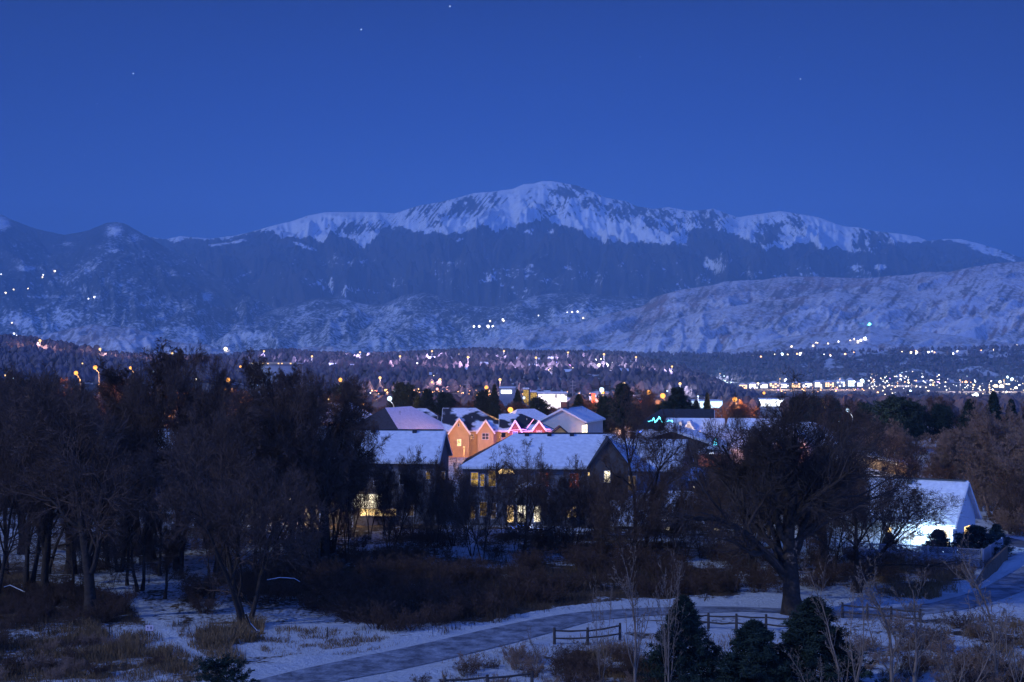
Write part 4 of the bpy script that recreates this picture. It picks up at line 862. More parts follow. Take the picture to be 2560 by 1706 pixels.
# its porch with a rounded snowy roof
pc = MB(); q0 = B.wall_hit(1288,1245); q1 = B.wall_hit(1374,1245); n = 12
for k in range(n):
    a0, a1 = math.pi*k/n, math.pi*(k+1)/n; cx_ = (q0.x+q1.x)/2; rx = (q1.x-q0.x)/2
    pts = [(cx_-rx*math.cos(a_), 3.5+1.15*math.sin(a_)) for a_ in (a0,a1)]; yb, yf = -B.d/2-.003, -B.d/2-2.2
    V = [(pts[0][0],yf,pts[0][1]),(pts[1][0],yf,pts[1][1]),(pts[1][0],yb,pts[1][1]+.35),(pts[0][0],yb,pts[0][1]+.35)]
    pc.add(V+[(x,y_,z+.16) for x,y_,z in V],[(0,3,2,1),(4,5,6,7),(0,1,5,4)])
pc.build('porch_roof', RS, B.root)
for x in (q0.x+.2, q1.x-.2): MB().box(x-.1,x+.1,-B.d/2-2.1,-B.d/2-1.9,-.2,3.55).build('porch_post', M_TRIM, B.root)
lamp(B.M @ Vector(((q0.x+q1.x)/2, -B.d/2-1.5, 1.0)), 60, (.35,.5,1.0), .2, 'porch_light', B.root)
# dark gabled wing facing the camera
Bw = House('gabled_wing_house', 'dark brown gable-fronted house joined to the right of the middle townhouse', 11.3, 168.6, 11, 4.4, 88, 7.1, 10.0, 'gg', W_DARK, RD, oh=.35, trim=None)
Bw.window(1511,1178,1525,1206,E_WHITE,'left'); Bw.window(1505,1262,1530,1280,E_DIM,'left')
# blue-grey gable and low roofs right of the middle
Cc = House('blue_grey_townhouse', 'near townhouse with lavender snow roof and blue-grey gable right of the middle', 15.6, 173.5, 11.0, 12, -14, 6.4, 9.4, 'gg', mat('blue_grey_siding',(.20,.21,.25),.85,noise=1.0,amt=.1), RSP, oh=.5, trim=None, mats=[RS,RD,RS,RS])
Cc.window(1560,1190,1590,1235,E_DIM)
Cd = House('porch_roofed_annex', 'low annex with rounded snow roof and brick front right of the blue-grey gable', 22.8, 178.5, 9.0, 6, -6, 4.6, 5.6, 'hh', W_BRICK, RS, oh=.4)
Cd.window(1733,1216,1737,1226,E_WHITE)
E_ = House('long_low_house', 'long low house with dark blue snow roof behind the trees right of the middle', 22.0, 164.0, 20.5, 8.6, -3, 1.0, 3.9, 'gg', mat('low_house_siding',(.15,.14,.15),.85,noise=1.0), RS, oh=.5, z0=-1.6)
for x0,y0,x1,y1,m in ((1661,1298,1684,1326,E_WHITE),(1779,1303,1796,1327,E_WHITE),(1895,1303,1901,1324,E_WARM),(1583,1298,1592,1316,E_YEL)): E_.window(x0,y0,x1,y1,m)
# house with the orange side wall
D = House('brick_gabled_house', 'brown house with shallow gable, snowy right roof and orange-lit brick side wall', 24.6, 214.0, 12, 15, 78, 6.6, 9.0, 'gg', W_DARK, RS, oh=.5)
D2 = House('brick_side_house', 'small brick annex glowing orange under a corner lamp', 29.2, 206.0, 4.6, 6, -6, 5.9, 7.0, 'hh', W_BRICK, RS, oh=.3, trim=None)
lamp(D2.M @ Vector((.6,-3.8,2.6)), 900, (1.0,.45,.12), .2, 'wall_light', D2.root)
# right bungalow under the floodlight
Fh = House('white_bungalow', 'white bungalow with big snowy roof and floodlit blue-white wall near the right edge', 36.5, 156.3, 26.0, 9.0, -32, 2.6, 6.3, 'gg', W_WHITE, RS, oh=.6)
for x0,y0,x1,y1,m in ((2346,1322,2372,1368,E_WHITE),(2262,1330,2285,1352,E_BLUE),(2214,1318,2229,1332,E_WARM)): Fh.window(x0,y0,x1,y1,m,bars=2)
Fh.window(2409,1318,2424,1342,E_WARM,'right'); Fh.vents([7.4],y=.5); Fh.pipe(5.4,-3.4,.5); Fh.vents([6.8],y=3.2,hv=.1)
_fl = Fh.wall_hit(2324,1333); MB().box(_fl.x-.2,_fl.x+.2,-4.80,-4.52,1.9,2.3).build('floodlight', emit('floodlight_glow',(.75,.9,1.0),30,lit=False), Fh.root)
lamp(Fh.M @ Vector((_fl.x,-6.1,1.7)), 2900, (.46,.72,1.0), .25, 'floodlight_beam', Fh.root)
Fh.pipe(-2.0,-2.5,.5)
# house K behind the bungalow
K = House('tan_gabled_house', 'tan house whose lit gable and long bright eave show behind the bungalow roof', 49.0, 200, 11, 14, 74, 4.6, 6.6, 'gg', W_TAN, RS, oh=.4)
K2 = House('yellow_wing', 'low yellow-lit wing right of the tan gable', 51.5, 194.5, 6.5, 5, 0, 2.4, 4.4, 'gg', W_TAN, RS, oh=.3)
lamp((50.5,189.5,3.2), 420, (1.0,.70,.30), .2, 'wall_light', K2.root)
# ------------------------------------------------------------------ the second row
ROW = 'townhouses of the second row'
def at(px, Y): return (px-1280)/F*Y
G = House('hipped_townhouse', 'townhouse with big hipped roof, its left face dark and bare', at(996,280), 280, 22, 12.5, 66, 5.6, 9.9, 'hh', W_TAN, RS, mats=[RS,RS,RD,RS], group=ROW, oh=.5)
G2 = House('hipped_townhouse', 'snowy roof peeping behind the hipped dark roof on its left', at(850,320), 320, 16, 12, 20, 6.0, 9.6, 'hh', W_TAN, RS, group=ROW)
H1 = House('long_townhouse', 'townhouse right of the hipped roof with shaded snow and three small gables', at(1062,288), 292, 13.5, 15, 0, 5.4, 9.3, 'gh', W_TAN, RSP, group=ROW, mats=[RSP,RS,RD,RD])
H2 = House('long_townhouse', 'townhouse left of the pink gables with large tan front and tall gable', at(1190,280), 292, 13.5, 16, 0, 5.4, 9.4, 'gh', W_TAN, RSP, group=ROW, mats=[RSP,RS,RD,RD])
H3 = House('long_townhouse', 'townhouse with pink and purple holiday lights on its two gables', at(1318,280), 290, 10.5, 14, 0, 5.4, 8.2, 'gh', W_TAN, RSP, group=ROW, mats=[RSP,RS,RD,RD])
def bay(h, px, eyl, ey, ay, wpx, walls=W_TAN, depth=1.3, roof=RS, pane=None):
    Yf = h.root.location.y - h.d/2 - depth; X = at(px, Yf); u = h.local((X, Yf, 0)).x
    h.gable(u, wpx/F*Yf, hz(ey, Yf), hz(ay, Yf), depth, walls, roof)
    if pane: h.window(px-wpx*.2, ey+3, px+wpx*.2, ey+18, pane, off=depth, bars=2)

bay(H1, 1005, 0, 1080, 1063, 32, W_BRICK, pane=E_DIM); bay(H1, 1070, 0, 1080, 1058, 36, W_BRICK, pane=E_DIM)
bay(H2, 1148, 0, 1082, 1047, 50, W_TAN); bay(H2, 1214, 0, 1080, 1052, 40, W_TAN, pane=M_GL)
bay(H3, 1288, 0, 1076, 1052, 28, W_BRICK, pane=emit('purple_window_light',(.45,.25,1.0),.9)); bay(H3, 1348, 0, 1074, 1054, 30, W_BRICK, pane=emit('pink_window_light',(.9,.45,.75),.8))
H2.window(1144,1098,1153,1114,E_WARM,off=1.3,bars=2); H2.window(1146,1058,1149,1066,M_GL,off=1.3,bars=0)
for h, xs in ((H1,(1030,1052)),(H2,(1180,)),(H3,(1316,1330))):
    for x in xs: h.window(x-4,1086,x+4,1097,M_GL)
H1.pipe(-2,-4,.5); H1.pipe(2.6,-4,.5); H2.pipe(-1,-4,.4); H3.pipe(0,-3,.4); G.pipe(-3,-2,.7)
# downpipes
for h, x in ((H1,-6.5),(H1,6.5),(H2,-6.5),(H2,6.5),(H3,-5.0),(H3,5.0)):
    MB().tube([(x,-h.d/2-.1,-.2),(x,-h.d/2-.1,5.2)],[.07,.07],6).build('downpipe', M_TRIM, h.root)
I_ = House('white_gabled_house', 'tall pale house with plain gable front and a lit three-part side window', at(1432,292), 296, 17, 9.4, 74, 7.0, 9.4, 'gg', W_CREAM, RS, group=ROW, oh=.45)
I_.window(1454,1064,1468,1085,E_WHITE,'front',bars=3); I_.pipe(2,-1.5,.8); I_.pipe(4.5,-2,.7)
MB().box(-6.2,-4.6,-.5,.9,8.6,10.8).build('chimney', W_BRICK, I_.root)
I2 = House('ochre_wedge_house', 'ochre house with clipped gable in front of the pale gable', at(1400,268), 270, 5.2, 9.0, 90, 2.9, 6.7, 'gg', mat('ochre_stucco',(.34,.24,.10),.9,noise=1.0,amt=.1), RD, group=ROW, oh=.2, trim=None)
I3 = House('distant_snowy_house', 'low snowy roof between the big lamp and the pale gable house', at(1315,350), 350, 13, 9, 30, 4.2, 7.2, 'hh', W_GREY, RS, group=ROW)
J1 = House('dark_roofed_house', 'house with wide dark bare roof and pale right gable behind the blue string lights', at(1690,262), 268, 15, 12, -8, 6.4, 9.9, 'hg', W_BRICK, RD, group=ROW)
J2 = House('cream_gabled_house', 'cream house with two steep little gables and snowy roof right of the blue lights', at(1742,248), 250, 9.5, 11, -12, 5.3, 8.9, 'gg', W_CREAM, RS, group=ROW, mats=[RS,RS,RS,RD])
bay(J2, 1700, 0, 1071, 1056, 12, W_TAN); bay(J2, 1722, 0, 1076, 1055, 26, W_CREAM)
J2.window(1745,1085,1752,1098,E_DIM)
J3 = House('blue_lit_house', 'low brick house outlined with blue holiday lights', at(1645,246), 250, 6.5, 8, -4, 5.0, 6.9, 'gh', W_BRICK, RS, group=ROW)
L1 = House('pinkish_house', 'pink-lit house half hidden by the giant cottonwood', at(1935,232), 236, 13, 11, -18, 6.0, 9.4, 'gh', mat('pink_siding',(.42,.30,.28),.9,noise=1.0,amt=.1), RS, group=ROW)
L2 = House('pinkish_house', 'pink-lit house with long slanting snowy roof right of the giant cottonwood trunk', at(2030,240), 246, 14, 12, -24, 5.2, 8.4, 'hh', mat('rose_siding',(.40,.30,.27),.9,noise=1.0,amt=.1), RS, group=ROW)
L3 = House('pinkish_house', 'left of the half-hidden pink-lit houses', at(1840,225), 232, 9, 9, 8, 5.2, 7.8, 'gg', W_CREAM, RS, group=ROW)
# far roofs at the left, glimpsed through the wood
for i, (px, Y, lab) in enumerate(((60,190,'house hidden by the left wood at the far left'),(330,200,'house with a few lit windows behind the left wood'),(520,205,'house behind the left wood near the yellow window'),(700,215,'snow-roofed house behind the left wood, nearest the near houses'),(480,320,'low snowy roof far behind the left wood'))):
    h = House('hidden_house', lab, at(px,Y), Y, 17, 11, (8,-6,4,-10,0)[i], 6.2 if Y < 300 else 5, 9.2 if Y < 300 else 8, 'gg', W_GREY, RS, group='houses behind the left wood')
    if i == 0:
        for x0,y0,x1,y1,m in ((46,1098,54,1108,E_YEL),(62,1100,71,1118,E_YEL),(32,1112,38,1120,E_YEL),(4,1108,9,1116,E_WHITE),(40,1152,50,1160,E_WARM)): h.window(x0,y0,x1,y1,m)
    if i == 1:
        for x0,y0,x1,y1,m in ((362,1124,380,1134,E_WARM),(288,1218,298,1234,E_WHITE),(232,1218,239,1232,E_DIM),(440,1146,452,1170,E_YEL)): h.window(x0,y0,x1,y1,m)
    if i == 2: h.window(452,1218,478,1244,E_WARM,bars=3); h.window(424,1168,428,1172,E_YEL)
# ------------------------------------------------------------------ holiday lights and lamps
def string(name, pts, m, label, r=.05, n=9, group='holiday light strings'):
    """a wire with bulbs along a polyline of world points"""
    o = empty(name, pts[0], label, 'light string', group); off = Vector(pts[0]); L = [Vector(p)-off for p in pts]
    MB().tube(L, [.012]*len(L), 4).build('wire', RD, o); mb = MB()
    for a, b in zip(L, L[1:]):
        k = max(2, int((b-a).length*n/2))
        for i in range(k): mb.ball(a.lerp(b, i/k), r, 5, 4)
    mb.build('bulbs', m, o); return o
E_PUR = emit('purple_bulbs',(.55,.22,1.0),7); E_PNK = emit('pink_bulbs',(1.0,.32,.62),6); E_CYN = emit('cyan_bulbs',(.12,.75,1.0),7); E_BLB = emit('blue_bulbs',(.10,.22,1.0),8); E_WHB = emit('white_bulbs',(.8,.85,1.0),8)
def ln(pp, Y): return [ext(x, y, Y) for x, y in pp]
yf = 290-7-1.3-.9
string('light_string', ln([(1272,1076),(1276,1072),(1288,1053),(1302,1073),(1318,1075)], yf), E_PUR, 'purple string along the left pink-lit gable and its eave', .07)
string('light_string', ln([(1270,1077),(1290,1075),(1318,1074)], yf), E_PNK, 'pink string along the eave under the left purple gable', .06)
string('light_string', ln([(1318,1070),(1335,1047)], yf), E_PNK, 'short slanting pink string between the two holiday gables', .07)
string('light_string', ln([(1332,1072),(1348,1054),(1362,1073),(1378,1074)], yf), E_PNK, 'pink string along the right holiday gable', .07)
string('light_string', ln([(1249,1094),(1250,1088),(1268,1077)], yf), M_TRIM if False else E_WARM, 'warm string slanting down left of the purple gable', .05)
string('light_string', ln([(1621,1054),(1630,1052),(1634,1046),(1638,1056),(1642,1052),(1648,1043),(1656,1057),(1665,1057)], 243), E_CYN, 'zigzag cyan string along the low brick house roof', .10, 12)
string('light_string', ln([(1668,1054),(1672,1052),(1680,1052),(1681,1057)], 242.8), E_CYN, 'short cyan string right of the zigzag one', .10, 12)
string('light_string', ln([(1590,1086),(1596,1078),(1602,1082),(1604,1076)], 205), E_BLB, 'tangle of blue bulbs left of the shallow brown gable', .09, 12)
string('light_string', ln([(1785,1112),(1788,1098),(1792,1112),(1786,1113)], 200), E_CYN, 'little cyan tree shape beside the giant cottonwood', .10, 14)
string('light_string', ln([(1776,1135),(1786,1134)], 190), E_WHB, 'pair of white bulbs below the cyan tree shape', .14, 3)
string('light_string', ln([(1278,1316),(1285,1322),(1296,1312),(1305,1320),(1312,1308)], 158), E_BLB, 'blue bulbs on the bushes under the bright downstairs windows', .06, 9)
string('light_string', ln([(1316,1312),(1326,1318),(1332,1308)], 157), E_WHB, 'white bulbs on the bush right of the blue ones', .05, 8)
lamp((at(1292,279),yf-1.6,3.6), 1100, (.50,.16,1.0), .3, 'holiday_glow'); lamp((at(1345,279),yf-1.6,3.6), 900, (1.0,.26,.5), .3, 'holiday_glow')

M_pole = mat('lamp_pole_metal', (.16,.16,.17), .6, metal=.3, noise=2.0, amt=.1)
E_SOD = emit('sodium_lamp_glow', (1.0,.40,.085), 2.3); E_LED = emit('white_lamp_glow', (.55,.75,1.0), 2.2); E_PKL = emit('pink_lamp_glow', (1.0,.45,.42), 2.0); E_WML = emit('warm_lamp_glow', (1.0,.62,.26), 2.0)
def street_lamp(px, py, Y, r, m, label, P=0, col=(1,.55,.2), grp='street lamps among the houses', zg=None):
    z = hz(py, Y); zb = (float(np.interp(Y, [450,900,2500,4500], [0,-12,-46,-46])) if zg is None else zg) - .3
    X = at(px, Y); o = empty('street_lamp', (X, Y, zb), label, 'street lamp', grp); h = z - zb
    MB().tube([(.9,0,0),(.9,0,h*.5),(.9,0,h-r-.9),(.6,0,h-r-.3),(0,0,h-r*.6)], [.10,.08,.06,.05,.05], 7).build('pole', M_pole, o, True)
    MB().ball((0,0,h), r*.78, 10, 8).build('lamp_globe', m, o, True)
    if P: l = lamp((X, Y-.2-r, z), P, col, max(.1,r), 'lamp_light'); l.parent = o; l.location = (0, -.2-r, h)
SOD = (1.0,.46,.14); WHT = (.8,.88,1.0)
for a_ in ((190,933,300,.55,E_SOD,'left of the two big orange lamps over the left wood',16000,SOD),(238,919,330,.62,E_SOD,'right of the two big orange lamps over the left wood',15000,SOD),(326,920,330,.40,E_SOD,'orange lamp between the pair and the upright cottonwood top',24000,SOD),
    (570,950,330,.62,E_SOD,'orange lamp left of the long grey building',54000,SOD),(562,973,320,.40,E_SOD,'smaller orange lamp just below the one left of the grey building',18000,SOD),(487,986,290,.34,E_WML,'small lamp glowing through the trees left of centre',42000,SOD),(601,917,700,.7,E_SOD,'dim orange lamp on a tall pole left of the grey building',0,SOD),
    (383,931,420,.45,E_LED,'white lamp behind the upright cottonwood top',0,WHT),(33,945,330,.32,E_LED,'white lamp near the left edge',0,WHT),(13,939,340,.26,E_WML,'small yellowish lamp at the left edge',0,WHT),(206,909,600,.4,E_WML,'little lamp above the orange pair',0,WHT),
    (728,992,280,.22,E_LED,'tiny white lamp in the wood below the grey building',0,WHT),(682,1004,280,.18,E_LED,'tiniest white lamp in the wood left of the grey building middle',0,WHT),(822,998,300,.26,E_WML,'small orange lamp at the left wood corner',1500,SOD),
    (851,950,520,.9,E_SOD,'orange-white lamp left of the first rounded conifer',54000,SOD),(891,980,420,.34,E_PKL,'pink lamp between the first rounded conifer and the wood',0,SOD),(974,997,330,.72,E_LED,'big blue-white lamp between the two rounded conifers',3500,WHT),(963,976,520,.5,E_WML,'small warm lamp above the big blue-white one',0,WHT),(986,978,520,.6,E_LED,'white lamp touching the second rounded conifer',0,WHT),
    (907,1011,345,.42,E_SOD,'orange lamp over the hipped roof left slope',15000,SOD),(1080,956,560,.5,E_WML,'yellow lamp above the ragged pine',0,WHT),(1093,973,520,.62,E_PKL,'pink-white lamp right of the ragged pine',0,SOD),(1216,969,520,.85,E_SOD,'large orange lamp left of the pointed spruce',54000,SOD),(1276,1025,305,.75,E_SOD,'big golden lamp right above the pink gables',9000,(1.0,.56,.2)),
    (1310,995,480,.55,E_LED,'bluish lamp left of the bright stores',0,WHT),(1504,975,600,1.35,E_LED,'large white lamp beside the dark pylon',6000,WHT),(1508,982,590,.7,E_SOD,'orange lamp just under the white one at the pylon',0,SOD),(1622,982,400,.88,E_SOD,'big orange lamp behind the crooked tree top',54000,SOD),(1657,990,450,1.05,E_SOD,'widest orange lamp left of the ragged black pine',54000,SOD),
    (1837,999,380,.85,E_SOD,'big orange lamp left of the giant cottonwood crown',15000,SOD),(1910,983,420,.50,E_SOD,'orange lamp within the giant cottonwood top',0,SOD),(2120,1025,290,.52,E_LED,'big blue-white lamp right of the giant cottonwood',5000,WHT),(2069,1015,330,.34,E_SOD,'small orange lamp at the right of the giant cottonwood top',1500,SOD),(2096,1055,270,.22,E_LED,'small white lamp right of the giant cottonwood, lowest of its trio',0,WHT),
    (1668,978,520,.4,E_LED,'small white lamp right of the big orange one',0,WHT),(2178,1038,300,.16,E_WML,'tiny lamp left of the dome-shaped conifer',0,WHT)):
    street_lamp(*a_)
# hidden lamps added to light the townhouse fronts
for a_ in ((1160,1118,272,4200,(1.0,.45,.12)),(1232,1118,270,3600,(1.0,.44,.11)),(1085,1118,272,2800,(1.0,.44,.14)),(1005,1118,270,800,(1.0,.55,.3)),(1330,1120,268,700,(1.0,.50,.3)),(1405,1125,262,500,(1.0,.7,.35)),(1440,1122,272,900,(1.0,.85,.8)),(1722,1112,236,3000,(1.0,.72,.5)),(1775,1100,236,900,(1.0,.75,.5)),(1925,1135,222,2500,(1.0,.50,.38)),(2020,1130,226,2400,(1.0,.50,.38)),(2120,1185,183,350,(1.0,.62,.4))):
    px, py, Y, P, col = a_; z = max(hz(py, Y), .9); o = empty('added_front_lamp', (at(px,Y), Y, 0), 'added low %s lamp %s' % ('warm', 'standing before the lit fronts, number'[:30]), 'lamp', 'lamps added before the townhouses')
    o['label'] = 'added low warm lamp %s' % {1160:'under the tall tan gable',1232:'under the second tan gable',1085:'under the brick gable with a window',1005:'under the small leftmost brick gable',1330:'between the two holiday-lit gables',1405:'before the ochre wedge house',1440:'before the white gabled house',1722:'before the cream house with two little gables',1775:'right of the cream house',1925:'before the left half-hidden pink house',2020:'before the right half-hidden pink house',2120:'before the tan house behind the bungalow'}[px]
    MB().tube([(0,0,-.2),(0,0,z-.1)],[.06,.05],6).build('pole', M_pole, o); MB().ball((0,0,z),.14,8,6).build('lamp_globe', E_WML, o)
    l = lamp((0,0,0), P, col, .2, 'lamp_light'); l.parent = o; l.location = (0,-.45,z)

for h_, a_, b_ in ((A,-11.6,11.6),(B,-2.6,8.9),(Fh,-13.2,13.2),(I_,-8.6,8.6),(H1,-6.9,1.4),(H2,-6.9,1.0)):
    MB().beam((a_,0,h_.zr+.245),(b_,0,h_.zr+.245),.55,.10).build('ridge_cap', RD, h_.root)
# ------------------------------------------------------------------ fences, sign, posts, poles
def rail_fence(name, posts, label, h=1.15, rails=(.45,.95), grp='split rail fences along the path'):
    P = [gnd(x, y) for x, y in posts]; o = empty(name, P[0], label, 'fence', grp); L = [p-P[0] for p in P]; r = random.Random(len(posts))
    for p in L: MB().tube([(p.x,p.y,-.1),(p.x,p.y,h*.6),(p.x,p.y,h)], [.11,.10,.085], 7).build('post', M_WOOD, o)
    for a, b in zip(L, L[1:]):
        for z in rails:
            d = (b-a); m_ = (a+b)/2
            MB().tube([a+Vector((0,0,z+r.uniform(-.04,.04))), m_+Vector((0,0,z-.05)), b+Vector((0,0,z+r.uniform(-.04,.04)))], [.055,.07,.055], 6).build('rail', M_WOOD, o)
rail_fence('rail_fence', [(1386,1612),(1469,1612),(1550,1600)], 'short split rail fence at the lower edge of the path')
rail_fence('rail_fence', [(1700,1575),(1771,1573),(1841,1575),(1915,1577),(1975,1582)], 'split rail fence behind the three dark pines')
rail_fence('rail_fence', [(2106,1545),(2168,1550),(2228,1556),(2300,1562)], 'split rail fence right of the widest dark pine')
rail_fence('rail_fence', [(1112,1745),(1218,1738),(1330,1728)], 'split rail fence along the bottom edge', rails=(.5,1.0))
# signboard on a post by the trail
P = gnd(374,1600); sg_ = empty('trail_sign', P, 'small pale board with two dark symbols on a thin post by the trail', 'sign'); k = P.y/F
zt = hz(1563,P.y); zb = hz(1577,P.y); MB().box(-.03,.03,.0,.05,-.2,zb+.1).build('post', M_WOOD, sg_)
bw = 9.6*k; sgm = mat('sign_board', (.62,.50,.52), .6, noise=2.0, amt=.06); bd = MB().box(-bw,bw,-.05,-.005,zb,zt).build('board', sgm, sg_)
ink = mat('sign_ink', (.07,.05,.08), .7, noise=2.0, amt=.1); zc = (zt+zb)/2
MB().add([(-bw*.66,-.056,zc-.02),(-bw*.18,-.056,zc-.02),(-bw*.42,-.056,zt-.05)],[(0,1,2)]).add([(-bw*.60,-.056,zb+.04),(-bw*.34,-.056,zb+.04),(-bw*.34,-.056,zb+.08),(-bw*.60,-.056,zb+.08)],[(0,1,2,3)]).build('symbol', ink, bd)
MB().add([(bw*.20,-.056,zc),(bw*.42,-.056,zt-.04),(bw*.64,-.056,zc),(bw*.42,-.056,zb+.04)],[(0,3,2,1)]).build('symbol', ink, bd)
for lab, pp in (('snow-topped broken branch arching right of the broad cottonwood foot',((668,1452,1.2),(700,1446,2.2),(735,1448,2.3),(750,1456,1.6))),('pale broken branch leaning at the broad cottonwood foot',((614,1535,2.0),(625,1560,1.0),(643,1580,.1))),('snowy bent branch among the left trunks',((10,1470,.8),(25,1465,1.2),(62,1482,.5)))):
    Yb = CAMZ*F/(max(p_[1]+p_[2]*35 for p_ in pp)-HOR); Pt = [ext(a_[0],a_[1],Yb) for a_ in pp]; o = empty('broken_branch', Pt[0], lab, 'branch', 'broken branches in the wood'); L_ = [p_-Pt[0] for p_ in Pt]
    MB().tube(L_,[.07,.06,.05,.03][:len(L_)],6).build('bark', M_bark, o, True); MB().tube([p_+Vector((0,0,.05)) for p_ in L_],[.045,.04,.03,.02][:len(L_)],6).build('snow_cap', RS, o, True)
for px, by, ty, lab in ((273,1595,1560,'thin dark stake left of the trail sign'),(818,1598,1568,'thin dark stake on the snow before the thicket')):
    P = gnd(px, by); h = hz(ty, P.y); o = MB().tube([(0,0,-.2),(0.01,0,h*.5),(0,0,h)],[.05,.045,.04],6).build('stake', M_WOOD); o.location = P; tag(o, lab, 'stake')
# white lattice-topped vinyl fence round the bungalow
VN = mat('white_vinyl', (.27,.28,.33), .5, noise=1.0, amt=.05)
def vinyl(px_list, label, lattice=True, ztop=1.9):
    P = [gnd(x, y) for x, y in px_list]; o = empty('lattice_fence', P[0], label, 'fence', 'white vinyl fences around the bungalow'); L = [p-P[0] for p in P]
    for p in L: MB().box(p.x-.09,p.x+.09,p.y-.09,p.y+.09,-.2,ztop+.12).build('post', VN, o)
    for a, b in zip(L, L[1:]):
        d = (b-a); ln_ = d.length; u = d.normalized(); pn = MB(); z1 = ztop-.5 if lattice else ztop
        a2, b2 = a+u*.12, b-u*.12; nrm = Vector((u.y,-u.x,0))*.03
        pn.beam(a2+Vector((0,0,z1/2+.05)), b2+Vector((0,0,z1/2+.05)), .05, z1-.1); pn.build('panel', VN, o)
        tb = MB().beam(a2+Vector((0,0,ztop)), b2+Vector((0,0,ztop)), .08, .08); 
        if lattice:
            k = int(ln_/.16)
            for i in range(k):
                for s0, s1 in ((0,1),(1,0)):
                    t0, t1 = (i+0)/k, min(1,(i+2.6)/k)
                    if s0: t0, t1 = t1, t0
                    tb.beam(a2.lerp(b2,min(t0,t1))+Vector((0,0,z1 if s0 == 0 else ztop-.03))+nrm*(.4 if s0 else -.4), a2.lerp(b2,max(t0,t1))+Vector((0,0,ztop-.03 if s0 == 0 else z1))+nrm*(.4 if s0 else -.4), .012, .035)
        tb.build('lattice' if lattice else 'top_rail', VN, o)
vinyl([(2110,1402),(2180,1406),(2250,1410),(2320,1414),(2388,1418),(2455,1422)], 'white vinyl fence with lattice top in front of the floodlit wall', ztop=1.75)
vinyl([(2457,1424),(2474,1412),(2490,1401),(2505,1391)], 'plain white vinyl fence running back along the bungalow right side', False, ztop=1.75)
# timber retaining wall
mb = MB(); pts_t = [(2434,1469),(2455,1442),(2480,1432),(2516,1396)]
pts = [gnd(2436,1472), gnd(2470,1448), gnd(2500,1425), gnd(2520,1405)]; hs = [.15,1.3,1.5,1.5]
for (a, b), (h0, h1) in zip(zip(pts, pts[1:]), zip(hs, hs[1:])):
    n_ = (b-a).cross(Vector((0,0,1))).normalized()*-.18
    mb.add([a, b, b+n_, a+n_, a+Vector((0,0,h0)), b+Vector((0,0,h1)), b+n_+Vector((0,0,h1)), a+n_+Vector((0,0,h0))], [(0,1,5,4),(1,2,6,5),(2,3,7,6),(3,0,4,7),(4,5,6,7)])
tag(mb.build('retaining_wall', mat('brown_timber', (.14,.10,.075), .9, noise=2.0, amt=.3)), 'brown timber retaining wall along the path below the white fence', 'wall')
for px, by, ty, wd, lab in ((2345,1392,1322,80,'juniper lit blue by the floodlight, left of the pair'),(2440,1400,1312,110,'larger dark green juniper at the bungalow corner'),(2222,1398,1330,44,'juniper half lit at the left of the floodlit wall')):
    plant('lit', px, by, ty, wd, lab, 'conifer', 'junipers around the bungalow')
plant('lit', 2490, 1385, 1308, 55, 'dark juniper behind the plain white fence', 'conifer', 'junipers around the bungalow')
# power poles and lines
M_cab = mat('cable', (.20,.20,.22), .6, noise=1.0, amt=.1); M_pw = mat('pale_wood_pole', (.42,.36,.34), .9, noise=.6, amt=.2); M_st = mat('dark_steel', (.035,.035,.04), .6, noise=1.0, amt=.2)
def power_pole(px, ty, Y, n, label, m=M_pw):
    X = at(px,Y); zt = hz(ty,Y); zb = float(np.interp(Y,[450,900],[0,-12])); o = empty('power_pole', (X,Y,zb), label, 'utility pole', 'wooden utility poles'); h = zt-zb
    MB().tube([(0,0,-.5),(0,0,h)],[.28,.20],7).build('pole', m, o)
    for i in range(n): MB().beam((-1.3,-.25,h-.8-i*1.6),(1.3,-.25,h-.8-i*1.6),.16,.2).build('crossarm', m, o)
    return (X,Y,h+zb)
a1 = power_pole(1293,953,640,3,'pale pole with crossarms over the store sign'); a2 = power_pole(1432,951,660,4,'pale pole with four crossarms right of the bright stores'); a3 = power_pole(1015,950,620,1,'thin pale pole above the second rounded conifer',m=M_pw); a4 = power_pole(1168,948,630,2,'pale pole left of the large orange lamp')
a5 = power_pole(2115,978,700,2,'thin pole under the right city lights')
for i, (u, v) in enumerate(((a3,a4),(a4,a1),(a1,a2),(a2,(at(1700,700),700,a2[2]-6)))):
    for j in range(3):
        dz = -.8-j*1.6; p, q = Vector(u)+Vector((0,0,dz)), Vector(v)+Vector((0,0,dz)); k = 10
        pts = [p.lerp(q,t_/k)-Vector((0,0,2.0*4*(t_/k)*(1-t_/k))) for t_ in range(k+1)]
        tag(MB().tube(pts,[.045]*len(pts),4).build('power_line', M_cab), 'cable strung between pale poles, %s from the top in the %s span' % (ORD[j], ORD[i]), 'cable', 'overhead cables')
o = empty('pylon', (at(1511,560),560,0), 'dark steel frame pylon with three posts beside the large white lamp', 'pylon')
for px, ty in ((1498,952),(1512,952),(1524.5,952)): MB().tube([(at(px,560)-o.location.x,0,-3),(at(px,560)-o.location.x,0,hz(ty,560))],[.22,.18],6).build('post', M_st, o)
for x0,x1,yy in ((1498,1512,968),(1512,1527,965)): MB().beam((at(x0,560)-o.location.x,-.2,hz(yy,560)),(at(x1,560)-o.location.x,-.2,hz(yy,560)),.2,.3).build('crossbeam', M_st, o)
